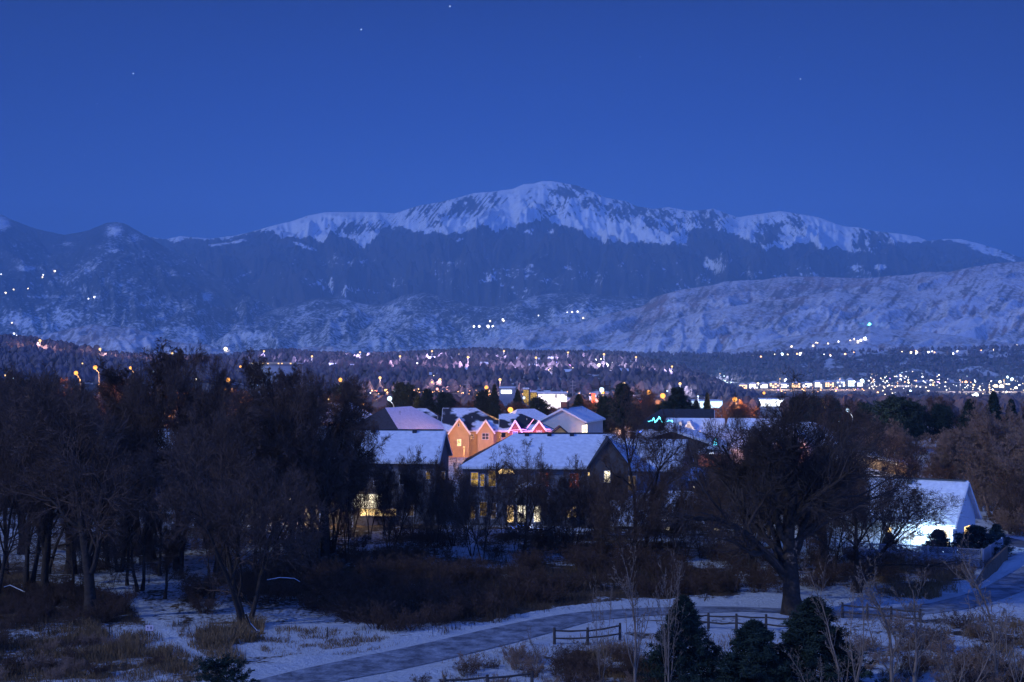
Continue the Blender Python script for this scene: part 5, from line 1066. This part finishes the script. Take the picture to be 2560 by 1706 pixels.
# ------------------------------------------------------------------ stores and blocks in the middle distance
def block(name, label, px0, px1, ty, Y, d, m, roof=None, group=None, rows=0, pane=None, zb=None, sh=None):
    X0, X1 = at(px0,Y), at(px1,Y); zt = hz(ty,Y); zb = float(np.interp(Y,[450,900,2500,4500],[0,-12,-46,-46])) if zb is None else zb
    o = empty(name, ((X0+X1)/2,Y,zb), label, 'building', group); w = (X1-X0)/2; h = zt-zb
    MB().box(-w,w,0,d,-2,h).build('wall', m, o)
    MB().box(-w-.2,w+.2,-.2,d+.2,h+.003,h+.5).build('parapet', roof or RS, o)
    if rows and pane:
        n = max(2, int(2*w/(3.2 if Y < 1500 else 9))); fh = h/rows
        for r_ in range(rows):
            mb = MB(); rr_ = random.Random(int(px0)*7+r_)
            for i in range(n):
                if rr_.random() < .72: u = -w+(i+.5)*2*w/n; mb.box(u-w/n*.55,u+w/n*.55,-.06,-.003,r_*fh+fh*.3,r_*fh+fh*.8)
            if mb.v: mb.build('window_row', pane, o)
    return o, w, h
M_gbl = mat('grey_concrete', (.22,.24,.30), .8, noise=.1, amt=.25)
o, w_, h_ = block('office_block', 'long grey block with a lit rooftop band rising out of the left wood', 625, 742, 910, 760, 22, M_gbl)
MB().box(-w_-.3,w_+.3,-.8,-.25,h_-.2,h_+.9).build('rooftop_band', mat('tan_parapet',(.38,.32,.27),.8,noise=.5,amt=.2), o)
for i,x in enumerate((-.9,-.45,-.25,.2,.35,.72)): MB().box(x*w_,x*w_+.7,-1.0,-.82,h_-.1,h_+.4).build('roof_lamp', E_WML, o)
l = lamp((0,0,0), 2500, (.7,.85,1.0), .5, 'wall_light'); l.parent = o; l.location = (-w_*.9,-6,h_-6)
E_ST = emit('store_front_light', (.95,.85,1.0), 3.0, noise=.5, lo=.12); E_RD = emit('red_sign_light', (1.0,.12,.06), 3); E_SG = emit('white_sign_light', (.85,.9,1.0), 3.5)
STO = 'lit stores beyond the conifers'
for px0,px1,ty,Y,lab,m,m2 in ((1345,1418,984,640,'brightest white store front between the small conifers',E_ST,None),(1362,1376,980,810,'small white store standing above the brightest one',E_ST,None),(1478,1500,995,760,'red and white store front under the pylon',E_PKL,E_RD),(1590,1612,1000,740,'red-lit store front left of the ragged pine',E_RD,None),
    (1715,1762,1003,900,'long white store front left of the small pointed spruce',E_LED,None),(1770,1806,1003,905,'white store front right of the small pointed spruce',E_LED,None),(1895,1960,999,1000,'pale store front behind the giant cottonwood top',E_SG,None),(1308,1322,973,820,'ochre lit store left of the white stores',E_YEL,None),(1326,1342,980,820,'orange lit store touching the white stores',E_YEL,None),(1560,1584,990,780,'pinkish store front right of the crooked tree top',E_PKL,None)):
    o, w_, h_ = block('store', lab, px0, px1, ty, Y, 20, M_gbl, group=STO)
    MB().box(-w_*.98,w_*.98,-.5,-.003,h_*.30,h_*.96).build('lit_front', m, o)
    if m2: MB().box(-w_*.9,-w_*.1,-1.0,-.503,h_*.6,h_*1.3).build('sign', m2, o)
o, w_, h_ = block('store', 'dark store with an illuminated white sign behind the pointed spruce', 1248, 1288, 971, 700, 22, M_gbl, group=STO)
sbd = MB().box(-3.0,2.2,-.35,-.003,h_-2.6,h_-.9).build('sign', E_SG, o)
inkb = mat('sign_gaps', (.05,.05,.09), .7)
MB().box(-1.75,-1.6,-.38,-.353,h_-2.5,h_-1.0).box(-.45,-.30,-.38,-.353,h_-2.5,h_-1.0).box(.8,.95,-.38,-.353,h_-2.5,h_-1.0).build('lettering', inkb, sbd)
for px,py,P,col in ((1385,1000,60000,(1.0,.85,1.0)),(1490,1000,16000,(1,.5,.4)),(1745,1012,30000,(.85,.9,1.0)),(640,955,9000,(.9,.95,1.0))):
    Y = 770; o = empty('parking_lot_lamp', (at(px,Y),Y,-9), {1385:'tall lot lamp lost in the white glare of the stores',1490:'lot lamp in the red glow under the pylon',1745:'lot lamp before the long white store front',640:'lot lamp at the foot of the grey block'}[px], 'lamp', 'parking lot lamps')
    MB().tube([(0,0,0),(0,0,9)],[.15,.1],6).build('pole', M_pole, o); MB().ball((0,0,9.3),.5,8,6).build('lamp_globe', E_LED, o); l = lamp((0,0,0), P, col, .5, 'lamp_light'); l.parent = o; l.location = (0,-1.2,9.3)
# the row of lit apartment blocks across the valley
E_AP = emit('apartment_light_white', (.95,.92,1.0), 4.5); E_AP2 = emit('apartment_light_warm', (1.0,.60,.30), 4.0); E_AP3 = emit('apartment_light_pale', (.70,.85,1.0), 4.5)
W_AP = mat('pale_apartment_wall', (.45,.42,.40), .9, noise=.05, amt=.15)
rs = random.Random(8); xs_ = [1858,1884,1910,1936,1962,1990,2018,2046,2074,2102,2128,2150]
for i, x in enumerate(xs_):
    P = cast(x, 972 - (i*.5)); Y = P.y; wd_ = (20,22,18,24,20,22,24,18,22,20,16,14)[i]/F*Y/2; h = (22,26,24,28,22,26,24,28,26,30,36,22)[i]/F*Y*.62
    o = empty('apartment_block', P, 'pitched-roof apartment block in the bright valley row, %s from its left end' % ORD[i], 'building', 'lit apartment blocks in the valley')
    MB().box(-wd_,wd_,0,25,-12,h*.7).build('wall', W_AP, o)
    MB().add([(-wd_*1.08,-2,h*.7+.01),(wd_*1.08,-2,h*.7+.01),(wd_*1.08,27,h*.7+.01),(-wd_*1.08,27,h*.7+.01),(0,-2,h),(0,27,h)],[(0,1,4),(1,2,5,4),(2,3,5),(3,0,4,5),(3,2,1,0)]).build('roof', RS, o)
    em = (E_AP2,E_AP,E_AP,E_AP2,E_AP,E_AP2,E_AP,E_AP,E_AP2,E_AP3,E_AP3,E_AP)[i]; mb = MB()
    for r_ in range(3):
        for c_ in range(4):
            if rs.random() < .75: u = -wd_+(c_+.5)*wd_/2; mb.box(u-wd_*.17,u+wd_*.17,-.6,-.01,h*.7*(r_/3+.06),h*.7*(r_/3+.27))
    mb.build('windows', em, o)
# ------------------------------------------------------------------ town lights: one object each, the biggest first
EM = dict(w=emit('town_light_white',(.92,.92,1.0),6), y=emit('town_light_yellow',(1.0,.80,.50),6), o=emit('town_light_orange',(1.0,.50,.20),6), b=emit('town_light_blue',(.25,.25,1.0),5), p=emit('town_light_purple',(.65,.30,1.0),5), g=emit('beacon_green',(.15,1.0,.70),8), c=emit('town_light_cool',(.65,.90,1.0),6), r=emit('town_light_red',(1.0,.18,.12),4))
BALL = {}
for k, m in EM.items():
    t_ = MB().ball((0,0,0),1.0,8,6); me = bpy.data.meshes.new('town_light'); me.from_pydata(t_.v,[],t_.f); me.materials.append(m); BALL[k] = me
NL = 0
def tl(px, py, r, k, label, grp, name='town_light', lift=0):
    """r: radius in photograph pixels at its distance"""
    global NL
    P = cast(px, py)
    if P is None: return
    rad = r/F*P.y; P = P*(1-3*rad/P.length) + Vector((0,0,rad*.3))
    if 850 < P.y < 2400 and 280 < px < 1960: q_ = P.copy(); P = P*(1-70/P.length); P.z = hz(py, P.y)
    o = bpy.data.objects.new(name, BALL[k]); C.objects.link(o); o.location = P; o.scale = (rad,rad,rad); tag(o, label, 'light', grp); NL += 1
def cluster(n, fx, label, grp, cols='wwwyyoc', rr=(1.0,2.4), seed=1):
    q = random.Random(seed)
    for i, (x, y) in enumerate(sorted(fx(q) for _ in range(n))):
        tl(x, y, rr[0]+(rr[1]-rr[0])*q.random()**2, q.choice(cols), '%s, %s from left' % (label, ORD[i]), grp)
def along(pts, sp=3):
    def f(q):
        i = q.randrange(len(pts)-1); t_ = q.random(); a, b = pts[i], pts[i+1]
        return a[0]+(b[0]-a[0])*t_, a[1]+(b[1]-a[1])*t_+q.gauss(0,sp)
    return f
def light_mass(n, fx, label, seed, k='w', rr=(.5,1.8)):
    q = random.Random(seed); mb = MB()
    for i in range(n):
        x, y = fx(q); P = cast(x, y)
        if P is None: continue
        rad = (rr[0]+(rr[1]-rr[0])*q.random()**2)/F*P.y; P = P*(1-(3*rad+(60 if 850 < P.y < 2400 and x < 1960 else 0))/P.length); P.z = hz(y, P.y)+rad*.3; mb.ball(P, rad, 6, 4)
    o = mb.build('city_lights', EM[k]); tag(o, label, 'lights', kind='stuff')
cluster(22, along([(1880,888),(2000,887),(2100,884),(2250,879),(2420,882)],2.5), 'tiny light in the long line across the right hillside bench', 'lights along the right hillside', 'wwyyoc', (1.2,2.6), 1)
cluster(12, along([(1975,870),(2020,864),(2060,858),(2100,856),(2140,852),(2165,849)],5), 'tiny light in the group climbing toward the green beacon', 'lights below the green beacon', 'wwyyc', (1.2,2.6), 2)
cluster(10, along([(2240,877),(2320,876),(2420,883),(2560,864)],3), 'tiny light at the right end of the hillside line', 'lights at the right end of the hillside', 'wyyoc', (1.3,3.0), 3)
for x,y,r,k,l_ in ((2162,849,4.5,'w','brightest white light just below the green beacon'),(2152,852,3,'w','white light beside the brightest one below the beacon'),(1955,887,3.5,'c','bluish light at the left of the hillside line'),(2002,887,4.5,'w','largest light in the left half of the hillside line'),(2203,877,3.5,'b','single blue light in the hillside line'),(2292,885,3.5,'w','light standing lower than the hillside line'),(2278,883,3,'y','yellow light near the middle of the right hillside'),(2373,884,3.4,'y','yellow star-like light right in the hillside line'),(2540,866,4,'y','yellow light cluster touching the right edge on the hill')):
    tl(x,y,r,k,l_,'bright hillside lights')
tl(2174,813,4.2,'g','green beacon light alone on top of the snowy foothill',None,'green_beacon'); 
cluster(20, along([(1745,948),(1775,950),(1810,955),(1835,958)],6), 'tiny cool light in the dense patch right of the bluff end', 'lights right of the bluff end', 'cccw', (1.0,2.3), 5)
cluster(34, along([(2165,948),(2260,946),(2350,955),(2160,965),(2300,968),(2370,958)],8), 'tiny light in the scattered town right of the bright apartment row', 'lights right of the apartment row', 'wwyoocp', (1.0,2.4), 6)
cluster(10, along([(1940,972),(2050,974),(2150,975),(2250,980)],7), 'tiny light below the bright apartment row', 'lights below the apartment row', 'wyoop', (1.0,2.2), 7)
cluster(16, along([(2400,950),(2470,975),(2560,950),(2440,985),(2560,972)],8), 'tiny light in the town at the right edge', 'lights in the town at the right edge', 'wwyooc', (1.0,2.6), 8)
for x,y,r,k,l_ in ((2490,968,5,'y','yellow glare left in the pair of big lights at the right'),(2504,969,6,'y','largest yellow glare near the right edge'),(2440,990,6,'c','large cool glare right of the black round conifer'),(2430,991,4,'w','white light left in the large cool glare'),(2415,957,3.5,'o','orange star-like light above the cool glare'),(2416,944,3,'c','cool star-like light topmost left at the right town'),(2519,944,3,'c','cool light at the upper right town'),(2500,956,3.5,'y','yellow star-like light above the yellow glare'),(2540,972,4,'y','yellow light right of the yellow glare'),(2276,979,3,'c','cool light right of the apartment row'),(2530,950,4,'c','cool light next to the right edge'),(2390,1000,3,'w','white light by the small conifers'),(2155,955,5.5,'c','cool glare at the right end of the apartment row'),(2135,957,4,'w','white light at the right end of the apartment row'),(1965,953,4.5,'w','white glare in the middle of the apartment row'),(1895,963,4.5,'y','warm glare at the left end of the apartment row')):
    tl(x,y,r,k,l_,'big lights in the right town')
cluster(30, along([(900,905),(1000,900),(1100,895),(1200,898),(1300,893),(1400,895),(1480,897),(1590,893)],4.5), 'tiny house light along the crest of the central bluff', 'lights on the bluff crest', 'wwyyop', (.9,2.2), 9)
cluster(18, along([(900,925),(1050,930),(1160,935),(1250,925),(1400,925),(1520,930)],9), 'tiny house light on the wooded slope of the central bluff', 'lights on the bluff slope', 'wyyoo', (.8,2.0), 10)
cluster(8, along([(1600,908),(1640,914),(1690,925),(1760,930)],3), 'tiny light on the falling right shoulder of the bluff', 'lights on the bluff shoulder', 'yyw', (.9,2.0), 11)
cluster(14, along([(860,975),(960,980),(1100,985),(1220,990),(1330,992),(1450,990),(1600,1000)],7), 'tiny light among the trees between bluff and houses', 'lights between bluff and houses', 'wyyorp', (.8,2.2), 12)
cluster(12, along([(250,898),(340,900),(460,902),(560,903)],1.6), 'tiny light in the line just left of the grey block skyline', 'lights on the left skyline', 'yyw', (1.0,2.2), 13)
cluster(8, along([(5,960),(80,940),(260,925),(420,925),(600,960),(780,985)],14), 'tiny light within the left wood skyline', 'lights behind the left wood', 'yoow', (.8,1.9), 14)
for x,y,r,k,l_ in ((1146,891,6,'y','brightest yellow glare on the left part of the bluff crest'),(1172,896,3.5,'w','white light right of the yellow glare on the bluff'),(1190,896,4,'w','second white light right of the yellow glare on the bluff'),(1043,911,4,'w','white light on the upper left slope of the bluff'),(1063,937,4,'o','orange light low on the bluff slope'),(1157,943,4.2,'y','yellow light at the foot of the bluff slope'),(1230,910,3,'w','white light on the upper middle slope'),(1257,889,4,'y','yellowish long light on the crest of the bluff'),(1306,893,3.6,'y','yellow light at the middle of the bluff crest'),(1528,913,7,'w','long white glare of a building high on the bluff, right half'),(1514,914,6.5,'w','long white glare of a building high on the bluff, middle'),(1498,916,6,'y','long white glare of a building high on the bluff, left half'),(1422,917,5.5,'p','purple-white glare on the bluff'),(1412,915,4,'p','purple light left in the purple-white glare'),(1440,923,3.6,'w','white light below the purple-white glare'),(1532,898,4,'w','white light above the long white glare'),(1480,902,4.6,'y','yellow glare above the long white one'),(1488,901,3.4,'w','white light beside the yellow glare on the bluff'),(1447,933,4.2,'o','orange light low on the right bluff'),(1528,937,3.6,'w','white light low on the right bluff'),(1394,907,3,'b','blue light left of the purple-white glare'),(849,891,4.2,'w','white light on the crest right of the grey block'),(980,891,4,'w','white light on the crest above the big blue-white lamp'),(816,908,3,'w','white light on the dark slope right of the grey block'),(806,891,4,'y','yellow light at the left of the bluff crest')):
    tl(x,y,r,k,l_,'bright lights of the bluff')
for i_,(x,y,r,k) in enumerate(((1185,817,2.6,'w'),(1198,817,2.8,'w'),(1220,817,3.4,'w'),(1232,817,2.6,'w'),(1257,800,2.4,'w'),(1259,803,2.2,'y'),(1225,804,2,'y'),(1418,782,1.6,'w'),(1430,781,1.8,'y'),(1444,780,2,'w'),(1458,796,1.8,'y'),(1346,790,1.5,'w'))):
    tl(x,y,r,k,'light of the little settlement low on the mountain, %s counted rightward along its rows' % ORD[i_],'settlement lights on the mountain')
for i_,(x,y,r,k) in enumerate(((137,679,2.4,'y'),(108,688,1.6,'w'),(106,694,1.6,'y'),(34,725,1.7,'y'),(14,733,2.2,'y'),(70,722,1.5,'y'),(236,744,2.4,'w'),(221,748,1.7,'w'),(3,686,1.4,'w'),(30,808,1.8,'y'),(35,835,2.2,'w'),(42,840,1.7,'w'))):
    tl(x,y,r,k,'lonely light on the left forested mountain, %s from its top' % ORD[i_],'lonely lights on the left mountain')
tl(564,874,4.5,'y','pale glow low on the mountain above the left skyline',None); tl(258,890,3,'y','left light of the bright pair over the left wood','pair on the left skyline'); tl(268,891,3,'w','right light of the bright pair over the left wood','pair on the left skyline')
light_mass(110, along([(2165,948),(2260,946),(2350,955),(2160,965),(2300,968),(2560,962),(2400,985),(2560,975),(2200,980)],9), 'uncountable small warm lights of the town at the right', 21, 'y')
light_mass(90, along([(2165,948),(2260,946),(2350,955),(2160,965),(2300,968),(2560,950),(2400,975),(2560,985)],9), 'uncountable small white lights of the town at the right', 22, 'w')
light_mass(70, along([(1850,966),(2000,968),(2150,968),(1940,978),(2140,972)],5), 'uncountable orange yard lights below the apartment row', 23, 'o')
light_mass(60, along([(1740,945),(1780,952),(1840,958),(1760,956)],5), 'uncountable cool lights right of the bluff end', 24, 'c')
light_mass(120, along([(900,903),(1100,896),(1300,894),(1590,893),(1200,915),(1450,920)],6), 'uncountable faint house lights on the bluff', 25, 'y', (.6,1.5))
light_mass(90, along([(860,972),(1100,982),(1330,990),(1600,998)],7), 'uncountable small lights between the bluff and the houses', 26, 'o', (.7,1.6))
# lamps added to brighten the woods and snow of the bluff and valley
for i_, (px,py,P_,col,lf) in enumerate(((900,905,2.2e5,(.75,.65,1.0),14),(1000,925,2.5e5,(.9,.6,.85),16),(1080,905,2.5e5,(.8,.65,1.0),14),(1170,930,2.5e5,(.9,.6,.9),16),(1260,905,2.5e5,(.75,.65,1.0),14),(1340,930,3e5,(.8,.65,1.0),16),(1420,908,2.5e5,(.8,.65,1.0),14),(1510,930,4e5,(.85,.75,1.0),20),(1590,925,2.5e5,(.8,.65,1.0),16),(1680,945,2.5e5,(.75,.65,1.0),14),(780,920,1.8e5,(.7,.6,1.0),14),(660,905,1.5e5,(.7,.6,1.0),14),(100,885,6e4,(1.0,.6,.5),12),(250,905,8e4,(1.0,.6,.5),12),(430,915,8e4,(1.0,.6,.5),12),
    (950,985,6e4,(1.0,.6,.5),14),(1100,990,6e4,(1.0,.6,.6),14),(1250,990,6e4,(1.0,.6,.6),14),(1560,1000,6e4,(1.0,.55,.45),14),(1700,1000,6e4,(.8,.8,1.0),14),(1800,955,7e5,(.7,.8,1.0),25),(1950,975,7e5,(1.0,.7,.55),25),(2100,975,7e5,(1.0,.7,.6),25),(2250,965,7e5,(.9,.8,.9),25),(2400,980,5e5,(.9,.75,.8),25),(2510,980,7e5,(1.0,.8,.7),25))):
    P_ *= .6; Pq = cast(px, py)
    if Pq is None: continue
    o = empty('street_lamp', Pq, 'added far town lamp rising above the dark trees, %s from the list' % ORD[i_], 'street lamp', 'lamps added over the far town'); o['label'] = 'added far lamp lighting its patch of %s, %s of these' % ('bluff wood' if i_ < 15 else 'valley town', ORD[i_])
    MB().tube([(0,0,-1),(0,0,lf)],[.3,.2],5).build('pole', M_pole, o); MB().ball((0,0,lf+.6),1.3,8,6).build('lamp_globe', E_WML, o); l = lamp((0,0,0), P_, col, 1.5, 'lamp_light'); l.parent = o; l.location = (0,-3,lf+1)
# small snow-roofed houses on the bluff, each with its own walls and roof
HB = 'small houses on the bluff'
def far_house(px, py, w, label):
    P = cast(px, py)
    if P is None: return
    o = empty('bluff_house', P, label, 'house', HB); o.rotation_euler = (0,0,random.uniform(-.5,.5)); w = w/F*P.y/2
    MB().box(-w,w,-4,4,-3,4.5).build('wall', W_GREY, o); MB().add([(-w-.6,-4.8,4.4),(w+.6,-4.8,4.4),(w+.6,4.8,4.4),(-w-.6,4.8,4.4),(-w-.6,0,7.2),(w+.6,0,7.2)],[(0,1,5,4),(1,2,5),(2,3,4,5),(3,0,4),(3,2,1,0)]).build('roof', RS, o)
for i,(x,y,w) in enumerate(((844,915,22),(832,922,20),(880,925,16),(925,928,14),(1085,948,22),(1102,950,18),(1172,935,16),(1210,920,18),(1238,918,16),(1262,922,14),(1050,905,18),(1080,905,16),(1120,905,16),(1300,905,16),(1340,908,18),(1378,905,14),(1420,940,18),(1460,936,16),(1545,937,20),(1562,938,16),(1580,912,14),(1330,925,14))):
    far_house(x, y, w, 'tiny snow-roofed house on the wooded bluff, %s from the left' % ORD[min(i,29)])
# ------------------------------------------------------------------ woods on the hills: masses nobody could count
def woods(name, lay, n, h, xr, yr, label, seed, crest=0, clear=None, m=None):
    bv, X, Y, Z, PX, SY, sn = LAY[lay]; q = np.random.default_rng(seed)
    r_, c_ = X.shape; V = []; Fc = []; k = 0; cnt = 0
    idx_r = q.integers(0, r_-9, n*6); idx_c = q.integers(0, c_-1, n*6)
    if crest: idx_r[:crest] = r_-9+q.integers(-3,1,crest)
    for a, b in zip(idx_r, idx_c):
        px, py = PX[a,b], SY[a,b]
        if not (xr[0] < px < xr[1] and yr[0] < py < yr[1]): continue
        if sn[a,b] > .42 and q.random() < .8: continue
        cnt += 1
        if cnt > n: break
        hh = h*(.55+.75*q.random()); w0 = hh*(.32+.22*q.random()); x, y, z = X[a,b]+q.normal()*6, Y[a,b]+q.normal()*3, Z[a,b]
        ns = 6; levels = [(.05,.5),(.3,1.0),(.62,.78),(.88,.38)] if q.random() < .6 else [(.05,.8),(.3,.85),(.6,.55),(.85,.2)]
        for lv, wr in levels:
            for j in range(ns):
                a_ = 6.283*j/ns; rad = w0*wr*(.7+.6*q.random()); V.append((x+rad*math.cos(a_), y+rad*math.sin(a_), z+hh*lv+q.normal()*hh*.04))
        V.append((x,y,z+hh)); 
        for l in range(3):
            for j in range(ns): Fc.append((k+l*ns+j, k+l*ns+(j+1)%ns, k+(l+1)*ns+(j+1)%ns, k+(l+1)*ns+j))
        for j in range(ns): Fc.append((k+3*ns+j, k+3*ns+(j+1)%ns, k+4*ns))
        k += 4*ns+1
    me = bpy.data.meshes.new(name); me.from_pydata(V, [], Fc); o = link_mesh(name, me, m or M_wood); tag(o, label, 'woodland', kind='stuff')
M_wood = mat('distant_pine_wood', (.115,.10,.125), .95, noise=.05, amt=.4)  # pale lavender haze put into the pine colour
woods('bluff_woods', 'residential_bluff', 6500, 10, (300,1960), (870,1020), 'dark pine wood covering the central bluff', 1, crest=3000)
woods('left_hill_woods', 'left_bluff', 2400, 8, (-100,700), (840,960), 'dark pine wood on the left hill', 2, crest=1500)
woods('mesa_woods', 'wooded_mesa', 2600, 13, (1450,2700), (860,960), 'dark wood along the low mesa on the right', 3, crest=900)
# valley trees on the flat ground between houses and hills
q = np.random.default_rng(9); V = []; Fc = []; k = 0
for i in range(5200):
    px = q.uniform(-60, 2620); Yt = 430*(2900/430)**q.random(); x = (px-1280)/F*Yt + 0; z = float(np.interp(Yt,[450,900,2500,4500],[0,-12,-46,-46])); hh = q.uniform(4,9); w0 = hh*q.uniform(.35,.6)
    if Yt > 1200 and px < 1800: continue
    if Yt < 1000 and any(a_-6 < px < b_+6 for a_, b_ in ((1340,1420),(1476,1502),(1590,1612),(1715,1806),(1895,1960),(1250,1290),(1308,1342))): continue
    ns = 6
    for lv, wr in ((.05,.6),(.35,1.0),(.7,.8),(.92,.35)):
        for j in range(ns):
            a_ = 6.283*j/ns; rad = w0*wr*(.6+.7*q.random()); V.append((x+rad*math.cos(a_), Yt+rad*math.sin(a_), z+hh*lv+q.normal()*hh*.05))
    V.append((x,Yt,z+hh))
    for l in range(3):
        for j in range(ns): Fc.append((k+l*ns+j, k+l*ns+(j+1)%ns, k+(l+1)*ns+(j+1)%ns, k+(l+1)*ns+j))
    for j in range(ns): Fc.append((k+3*ns+j, k+3*ns+(j+1)%ns, k+4*ns))
    k += 4*ns+1
me = bpy.data.meshes.new('valley_trees'); me.from_pydata(V,[],Fc); tag(link_mesh('valley_trees', me, mat('brown_valley_trees',(.14,.10,.10),.95,noise=.02,amt=.5)), 'mass of low dark trees filling the valley floor before the bluff', 'woodland', kind='stuff')  # tree colour lightened to stand in for valley haze
# ------------------------------------------------------------------ stars, far beyond the air
E_STAR = emit('star_light', (.55,.72,1.0), 1.3); E_STAR2 = emit('faint_star_light', (.30,.45,.85), .9)
me_s = {}
for k_, m_ in (('a',E_STAR),('b',E_STAR2)):
    t_ = MB().ball((0,0,0),1.0,6,4); me = bpy.data.meshes.new('star'); me.from_pydata(t_.v,[],t_.f); me.materials.append(m_); me_s[k_] = me
for x,y,r,k_,l_ in ((333,184,3.2,'a','bright star in the upper left sky'),(903,74,3.4,'a','bright star left of top centre'),(1125,16,3.2,'a','star nearest the top edge'),(2001,198,3.0,'a','bright star in the upper right sky'),(243,260,2.2,'b','faint star below the upper left bright one'),(211,389,2.2,'b','faint star lowest at the left'),(872,428,2.2,'b','faint star above the mountain left shoulder'),(762,415,1.8,'b','faintest star above the left shoulder'),(1600,143,2.0,'b','faint star right of top centre'),(1950,143,1.8,'b','faint star just above the upper right bright one'),(1122,72,1.6,'b','faint star under the one nearest the top edge'),(1500,412,1.6,'b','faint star right of the summit'),(1948,50,1.6,'b','faint star high at the right'),(2291,350,1.6,'b','faint star lowest at the right')):
    Y = 60000; o = bpy.data.objects.new('star', me_s[k_]); C.objects.link(o); o.location = ext(x,y,Y); s_ = r/F*Y*.62; o.scale = (s_,s_,s_); tag(o, l_, 'star', 'stars above the mountains')
for p in PROTO.values():
    if not p['used']:
        for ch in list(p['root'].children): bpy.data.objects.remove(ch)
        bpy.data.objects.remove(p['root'])
